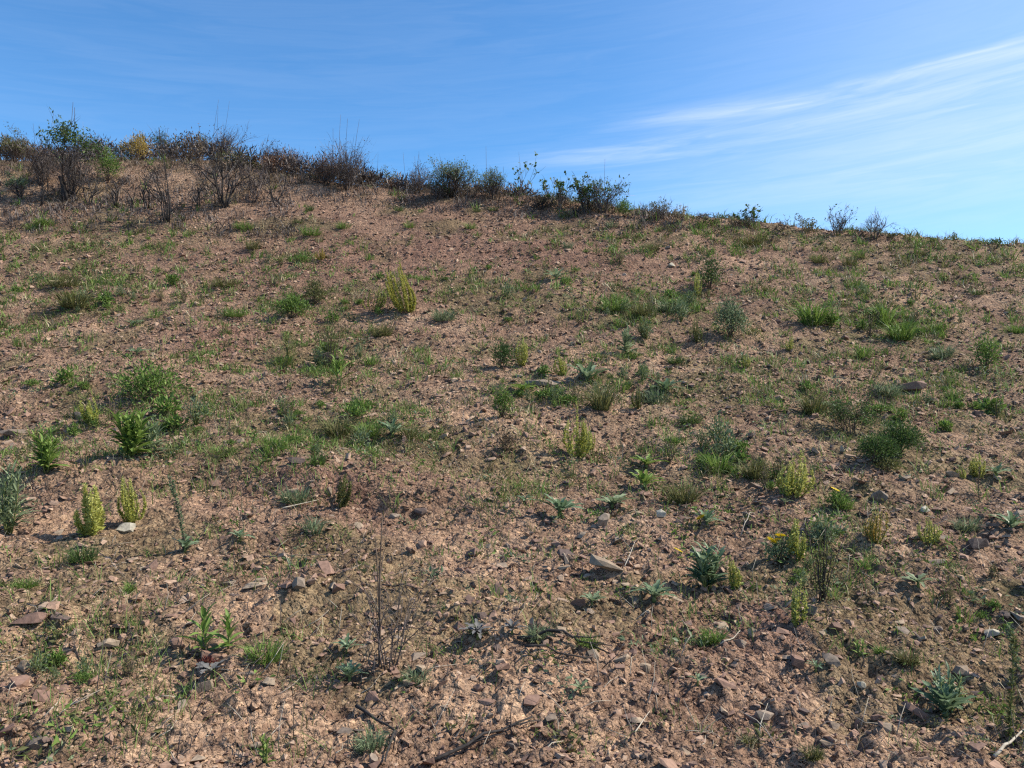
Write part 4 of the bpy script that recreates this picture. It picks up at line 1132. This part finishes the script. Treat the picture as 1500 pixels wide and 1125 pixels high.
mound(0, 0, 34, 52, 'low olive brown cushion bush on the middle crest', 'olive', dens=1.5, leaf=0.7, name='round_bush', loc=at_depth(565, 22.0))
crest(612, 284, 52, 44, 'grey bare scrub with a tall curved dry stem on the middle crest', bark='grey_twig', leafm='brown', nleaf=420, ns=9, depth=4, rad=0.011, tall=4, leafs=0.04)
crest(662, 288, 62, 84, 'dense dark grey-green shrub, biggest leafy one on the crest', bark='charred', leafm='greygreen', nleaf=2000, ns=11, depth=4, rad=0.014, leafs=0.05, leaf_lo=0.25)
crest(640, 292, 44, 50, 'dull brown lower scrub at the left foot of the biggest leafy shrub', bark='grey_twig', leafm='dark', nleaf=700, ns=9, depth=3, leafs=0.045, leaf_lo=0.1)
crest(722, 292, 58, 44, 'narrower grey-green shrub right of the biggest leafy shrub', bark='charred', leafm='greygreen', nleaf=800, ns=8, depth=4, rad=0.012, leafs=0.05, leaf_lo=0.25, tall=1)
crest(762, 298, 60, 26, 'thin sapling with sparse round leaves left of the dark crest saplings', bark='grey_twig', leafm='dark', nleaf=60, ns=4, depth=2, rad=0.009, leafs=0.09, leafw=0.7, tall=1)
crest(820, 308, 50, 46, 'leafy sapling with rounded dark leaves against the sky', bark='grey_twig', leafm='dark', nleaf=150, ns=7, depth=2, rad=0.010, leafs=0.10, leafw=0.7)
crest(858, 310, 50, 40, 'dark dense shrub beside the round-leaved sapling', bark='charred', leafm='dark', nleaf=500, ns=8, depth=3, rad=0.014, leafs=0.07, leafw=0.6, leaf_lo=0.15)
crest(884, 312, 56, 50, 'dark shrub with fine bare twigs on its right side', bark='grey_twig', leafm='dark', nleaf=320, ns=10, depth=4, rad=0.010, leafs=0.06, leafw=0.6, leaf_lo=0.1, tall=2)
mound(914, 318, 30, 30, 'little green bush at the right end of the dark crest shrubs', 'green', dens=1.0, name='round_bush')
crest(845, 318, 26, 16, 'short charred stem under the dark crest shrubs', ns=3, depth=1, rad=0.018, name='charred_stump')
crest(793, 306, 22, 40, 'low dark scrub left of the round-leaved sapling', bark='charred', leafm='brown', nleaf=500, ns=9, depth=3, leafs=0.04, leaf_lo=0.05)
crest(965, 323, 36, 50, 'thin dry grassy scrub right of the little green crest bush', bark='stem_brown', leafm='olive', nleaf=260, ns=9, depth=2, rad=0.006, leafs=0.05, name='dry_scrub')
crest(996, 326, 26, 26, 'tiny straw-coloured scrub on the right part of the crest', bark='stem_brown', leafm='dry', nleaf=240, ns=7, depth=2, rad=0.006, leafs=0.05, name='dry_scrub')
crest(1030, 328, 20, 50, 'low brown scrub mat left of the thin crest sapling', bark='grey_twig', leafm='brown', nleaf=500, ns=9, depth=2, rad=0.006, leafs=0.04, leaf_lo=0.0, name='dry_scrub')
crest(1101, 334, 38, 38, 'thin round-leaved sapling alone on the right crest', bark='grey_twig', leafm='dark', nleaf=90, ns=5, depth=2, rad=0.009, leafs=0.085, leafw=0.7)
crest(1080, 333, 16, 50, 'low brown mat at the foot of the thin round-leaved sapling', bark='grey_twig', leafm='brown', nleaf=400, ns=9, depth=2, rad=0.006, leafs=0.04, leaf_lo=0.0, name='dry_scrub')
crest(1143, 338, 16, 30, 'little brown scrub between two saplings on the right crest', bark='grey_twig', leafm='brown', nleaf=220, ns=7, depth=2, rad=0.006, leafs=0.04, leaf_lo=0.0, name='dry_scrub')
crest(1180, 342, 26, 36, 'tufty brown scrub left of the forked bare sapling', bark='stem_brown', leafm='olive', nleaf=260, ns=9, depth=2, rad=0.007, leafs=0.05, name='dry_scrub')
crest(1226, 345, 42, 40, 'forked bare grey sapling on the right crest', bark='grey_twig', leafm='dark', nleaf=50, ns=6, depth=3, rad=0.011, leafs=0.06, leafw=0.6)
crest(1281, 350, 40, 34, 'feathery bare grey sapling farther right on the crest', bark='grey_twig', ns=7, depth=3, rad=0.009)
crest(1258, 348, 26, 20, 'small faint twig between the two bare saplings', bark='grey_twig', ns=4, depth=2, rad=0.007)
crest(1308, 353, 16, 26, 'low olive tuft of scrub right of the feathery sapling', bark='stem_brown', leafm='olive', nleaf=200, ns=7, depth=2, rad=0.006, leafs=0.05, name='dry_scrub')
crest(1372, 358, 16, 20, 'tiny bare twig near the right end of the crest', bark='grey_twig', ns=4, depth=2, rad=0.006)
crest(1457, 364, 20, 22, 'dark little sprig at the far right end of the crest', bark='stem_brown', leafm='dark', nleaf=110, ns=6, depth=2, rad=0.008, leafs=0.06)

# ------------------------------------------------------------------ ground cover nobody could count
def cover_points(n, y0, y1, power=1.3, base=0.10, seed=61, far_crest=False):
    y = (y0 ** (2 - power) + rng.random(n) * (y1 ** (2 - power) - y0 ** (2 - power))) ** (1 / (2 - power)) if power != 2 else y0 * (y1 / y0) ** rng.random(n)
    x = rng.uniform(-0.8, 0.8, n) * y
    dens = base * 0.6 + 1.3 * zone_field(ZW, x, y) * sstep(0.36, 0.6, fbm(x * 2.3, y * 2.3, seed, 3)) + 0.5 * sstep(0.55, 0.75, fbm(x * 0.9, y * 0.9, seed + 5, 3))
    dens *= (1 - 0.8 * zone_field(SW, x, y))
    dens *= 1 - 0.82 * sstep(6.0, 3.0, np.interp(x, _cx, _cy) - y) * sstep(2.0, -2.0, x)
    k = (rng.random(n) < dens) & (y < np.interp(x, _cx, _cy) + 2.0)
    return x[k], y[k]
def grass():
    x, y = cover_points(22000, 3.0, 24, 0.7, 0.14)
    m = rng.integers(7, 17, len(x))
    X, Y = np.repeat(x, m), np.repeat(y, m); n = len(X)
    spread = 0.05
    X = X + rng.normal(0, spread, n); Y = Y + rng.normal(0, spread, n)
    P = np.stack([X, Y, height(X, Y) - 0.005], 1)
    ht = np.repeat(rng.uniform(0.04, 0.17, len(x)) * (0.7 + 0.05 * y), m) * rng.uniform(0.5, 1.3, n)
    for nm, mt, lo, hi in (('green_grass', 'green', 0.0, 0.55), ('olive_grass', 'olive', 0.55, 0.90), ('dry_grass', 'dry', 0.90, 1.01)):
        q = np.repeat(rng.random(len(x)), m) if nm == 'green_grass' else q
        s = (q >= lo) & (q < hi); k = int(s.sum())
        mb = MB()
        blades(mb, P[s], rnd_dirs(rng, k, 0.6, 1.5), ht[s], np.maximum(0.0028, 0.0008 * P[s][:, 1]) * rng.uniform(.8, 1.4, k), np.clip(rng.normal(.5, .25, k), 0, 1), rng.uniform(0.1, 0.6, k))
        o = mb.build(nm, M[mt])
        tag(o, {'green_grass': 'thin fresh green grass blades scattered in wisps over the slope', 'olive_grass': 'dull olive grass wisps scattered over the slope',
                'dry_grass': 'straw-coloured dry grass wisps scattered over the slope'}[nm], 'grass', kind='stuff')
grass()
def small_weeds():
    x, y = cover_points(12000, 3.0, 24, 0.7, 0.12, 161)
    m = rng.integers(9, 26, len(x)); X, Y = np.repeat(x, m), np.repeat(y, m); n = len(X)
    size = np.repeat(rng.uniform(0.02, 0.06, len(x)) * (1 + 0.03 * y), m)
    X = X + rng.normal(0, 1, n) * size * 0.8; Y = Y + rng.normal(0, 1, n) * size * 0.8
    P = np.stack([X, Y, height(X, Y) + rng.random(n) * size * 0.9], 1)
    q = np.repeat(rng.random(len(x)), m)
    for nm, mt, lo, hi, lab in (('green_weeds', 'green', 0, .3, 'low green seedlings dotted over the soil'), ('olive_weeds', 'olive', .3, .62, 'low olive brown weeds dotted over the soil'),
                                ('grey_weeds', 'greygreen', .62, .82, 'low grey-green weeds dotted over the soil'), ('moss', 'olive', .82, .88, 'patches of yellow-green moss and tiny weeds'),
                                ('dead_leaves', 'brown', .88, 1.01, 'dark dead leaf litter scattered on the soil')):
        s = (q >= lo) & (q < hi); k = int(s.sum()); mb = MB()
        L = size[s] * rng.uniform(0.35, 0.8, k)
        leaves(mb, P[s], rnd_dirs(rng, k, -0.1, 1.2), L, L * rng.uniform(0.3, 0.5, k), np.clip(rng.normal(.5, .24, k), 0, 1))
        o = mb.build(nm, M[mt]); tag(o, lab, 'weeds', kind='stuff')
small_weeds()
def litter():
    n = 1500
    y = 3.0 * (20 / 3.0) ** rng.random(n); x = rng.uniform(-.75, .75, n) * y
    mb, mc = MB(), MB()
    for i in range(n):
        if y[i] > np.interp(x[i], _cx, _cy) - 0.5: continue
        L = rng.uniform(0.04, 0.2); a = rng.uniform(0, 3.14); e = rng.normal(0.15, 0.25) if rng.random() < .6 else rng.uniform(0.6, 1.5)
        dv = np.array([math.cos(a) * math.cos(e), math.sin(a) * math.cos(e), math.sin(e)])
        z = float(height(x[i], y[i])) + 0.004
        pts = np.array([[x[i], y[i], z], np.array([x[i], y[i], z + 0.004]) + dv * L * 0.5 + rng.normal(0, .008, 3), np.array([x[i], y[i], z]) + dv * L])
        pts[:, 2] = np.maximum(pts[:, 2], height(pts[:, 0], pts[:, 1]) + 0.003)
        tube(mb if rng.random() < .45 else mc, pts, rng.uniform(.0015, .0035), .001, 3)
    tag(mb.build('dry_twigs', M['pale_twig']), 'bleached dry stalk bits littering the soil', 'twigs', kind='stuff')
    tag(mc.build('dark_twigs', M['grey_twig']), 'dark dead twig bits littering the soil', 'twigs', kind='stuff')
litter()
def crest_scrub():
    px = np.concatenate([rng.uniform(-250, 900, 600), rng.uniform(900, 1750, 130)])
    mb = MB()
    X, Y = [], []
    for p in px:
        i = np.argmin(np.abs(np.array([c[0] for c in CREST]) - p))
        Yr = np.interp(p, [c[0] for c in CREST], _cy); yy = Yr + rng.uniform(-0.8, 1.2)
        X.append((p - CX) / F_PX * yy); Y.append(yy)
    X, Y = np.repeat(X, 14), np.repeat(Y, 14); n = len(X)
    X = X + rng.normal(0, .12, n); Y = Y + rng.normal(0, .12, n)
    P = np.stack([X, Y, height(X, Y) - .01], 1)
    blades(mb, P, rnd_dirs(rng, n, 0.8, 1.5), rng.uniform(.06, .34, n) * np.where(X > 3.0, 0.55, 1.0), rng.uniform(.006, .012, n), np.clip(rng.normal(.5, .25, n), 0, 1), rng.uniform(0, .4, n))
    tag(mb.build('crest_grass', M['brown']), 'brown dry grass fringe growing along the skyline', 'grass', kind='stuff')
crest_scrub()

def low_scrub():
    """dead undergrowth filling the scrub band along the left half of the crest"""
    r = np.random.default_rng(313)
    for i in range(40):
        px = -60 + i * 21 + r.uniform(-8, 8)
        Yr = float(np.interp(px, [c[0] for c in CREST], _cy))
        back = r.uniform(1.0, 5.5) if px < 330 else r.uniform(0.1, 1.2)
        if 165 < px < 240: back = 6.0
        d_ = Yr + back; hp = r.uniform(16, 40) if px < 560 else r.uniform(14, 24); wp = r.uniform(50, 80)
        mt = ['scrub', 'brown', 'scrub', 'olive', 'scrub', 'scrub', 'rust', 'scrub'][i % 8]
        lab, grp = {'scrub': ('low grey-brown dead scrub bush in the thicket along the left crest', 'grey-brown scrub along the left crest'),
                    'brown': ('low brown dead-leaved bush in the thicket along the left crest', 'brown scrub along the left crest'),
                    'olive': ('low olive green bush in the thicket along the left crest', 'olive scrub along the left crest'),
                    'rust': ('low rust-red dead bush in the thicket along the left crest', 'rusty scrub along the left crest')}[mt]
        where = [w_ for p_, w_ in ((40, 'left of the largest burnt shrub'), (130, 'around the largest burnt shrub'), (215, 'around the yellow-topped bush'), (300, 'behind the V-shaped shrub'), (385, 'behind the slanted shrub'), (460, 'right of the slanted shrub'), (540, 'by the purple-grey bush'), (640, 'left of the biggest leafy shrub'), (9999, 'right of the biggest leafy shrub')) if px < p_][0]
        lab = lab.replace('in the thicket along the left crest', 'on the crest ' + where); grp = grp.replace('along the left crest', 'on the crest ' + where)
        o = mound(0, 0, hp, wp, lab, mt, group=grp, dens=0.4 if mt == 'scrub' else 0.6, leaf=2.0 if mt == 'scrub' else 0.75, stem='grey_twig', name='scrub_bush', loc=at_depth(px, d_), open_=0.6, lw=(0.05, 0.10) if mt == 'scrub' else (0.25, 0.45))
low_scrub()
def burnt_debris():
    r = np.random.default_rng(99)
    n = 420
    P0 = []
    for i in range(n):
        px = r.uniform(-60, 430) if i < 300 else r.uniform(430, 1000)
        Yr = float(np.interp(px, [c[0] for c in CREST], _cy))
        P0.append(at_depth(px, Yr - (r.uniform(-0.5, 4.2) if i < 300 else r.uniform(-0.3, 1.6))))
    P0 = np.array(P0); m = 22
    X = np.repeat(P0[:, 0], m) + r.normal(0, .13, n * m); Y = np.repeat(P0[:, 1], m) + r.normal(0, .13, n * m)
    P = np.stack([X, Y, height(X, Y)], 1); k = n * m
    mb = MB(); blades(mb, P, rnd_dirs(r, k, 0.3, 1.5), r.uniform(.06, .34, k), r.uniform(.009, .02, k), np.clip(r.normal(.3, .25, k), 0, 1), r.uniform(0, .5, k), r=r)
    tag(mb.build('burnt_debris', M['scrub']), 'dark burnt stubble and dead twigs below the scrub on the crest', 'dead twigs', kind='stuff')
burnt_debris()

def copy_plant(src, loc, rz, k, label, group):
    c = src.copy(); COL.objects.link(c); c.location = loc; c.rotation_euler = (0, 0, rz); c.scale = (k, k, k)
    c['label'] = label; c['group'] = group
    for ch in list(src.children):
        d_ = ch.copy(); COL.objects.link(d_); d_.parent = c
def scattered_plants():
    """the countless-looking but separate small plants of the green bands: a few kinds, copied"""
    r = np.random.default_rng(808)
    PLACES = [(940, 455, 120, 34, 26, 'in the green band right of centre'), (1250, 465, 130, 50, 24, 'among the upright grasses on the right middle slope'),
              (540, 630, 120, 36, 20, 'on the brow left of centre'), (1050, 690, 100, 44, 24, 'in the right-centre clump'), (330, 640, 110, 30, 14, 'along the worn bank'),
              (450, 450, 110, 45, 16, 'around the upper-left shrub pair'), (1300, 590, 150, 45, 20, 'around the dark woody bush'), (130, 440, 140, 50, 16, 'on the left upper slope'),
              (160, 610, 140, 40, 14, 'around the long-leaved weeds at left'), (950, 580, 110, 45, 16, 'right of the slope centre'), (480, 530, 70, 40, 10, 'near the blackened rock'),
              (1220, 820, 120, 60, 12, 'among the yellow flowers on the right'), (1420, 860, 90, 60, 12, 'near the right edge of the foreground'), (110, 1000, 110, 50, 10, 'on the mossy patch at lower left'),
              (750, 370, 550, 35, 34, 'on the upper slope'), (790, 540, 90, 60, 14, 'in the middle of the slope')]
    kinds = ['feathery_weed', 'grass_tuft', 'leafy_seedling', 'olive_weed', 'spreading_weed']
    words = {'feathery_weed': 'small feathery grey-green weed', 'grass_tuft': 'small fresh grass tuft', 'leafy_seedling': 'small leafy green weed',
             'olive_weed': 'small dull olive weed', 'spreading_weed': 'low spreading bright green weed'}
    src = {}
    for (cx, cy, rx, ry, n, where) in PLACES:
        cl = [(r.normal(cx, rx * .55), r.normal(cy, ry * .55)) for _ in range(max(2, n // 5))]
        for i in range(n):
            kx, ky = cl[int(r.integers(0, len(cl)))]
            px, py = kx + r.normal(0, rx * .25), ky + r.normal(0, ry * .3)
            if not (-60 < px < 1560 and 300 < py < 1110): continue
            loc = at(px, py); kd = kinds[int(r.choice(5, p=[.28, .26, .18, .13, .15]))]
            lab, grp = words[kd] + ' ' + where, words[kd] + 's ' + where
            size = float(np.clip(r.lognormal(-1.75, 0.35), 0.09, 0.34)) * float(np.interp(loc[1], [3.5, 8.0], [0.42, 1.0]))
            key = (kd, int(r.integers(0, 4)))
            if key not in src:
                pxs = F_PX / loc[1] * 0.2
                if kd == 'feathery_weed': o = mound(0, 0, pxs * 1.1, pxs * 1.0, lab, 'greygreen', dens=0.22, leaf=1.1, stem='stem_green', name=kd, cat='weed', loc=loc, open_=1.0)
                elif kd == 'grass_tuft': o = tuft(0, 0, pxs * 0.9, pxs * 1.1, lab, 'green', dens=0.3, name=kd, loc=loc)
                elif kd == 'leafy_seedling': o = mound(0, 0, pxs * 0.7, pxs, lab, 'green', dens=0.16, leaf=1.9, stem='stem_green', name=kd, cat='weed', loc=loc, open_=0.7)
                elif kd == 'olive_weed': o = mound(0, 0, pxs * 1.2, pxs * 0.9, lab, 'olive', dens=0.2, leaf=1.0, stem='stem_brown', name=kd, cat='weed', loc=loc, open_=1.0)
                else: o = mound(0, 0, pxs * 0.4, pxs * 1.3, lab, 'green', dens=0.25, leaf=1.1, stem='stem_green', name=kd, cat='weed', loc=loc, open_=0.6)
                o['group'] = grp; src[key] = o
                o.scale = (size / 0.2,) * 3
            else:
                copy_plant(src[key], loc, r.uniform(0, 6.28), size / 0.2, lab, grp)
scattered_plants()
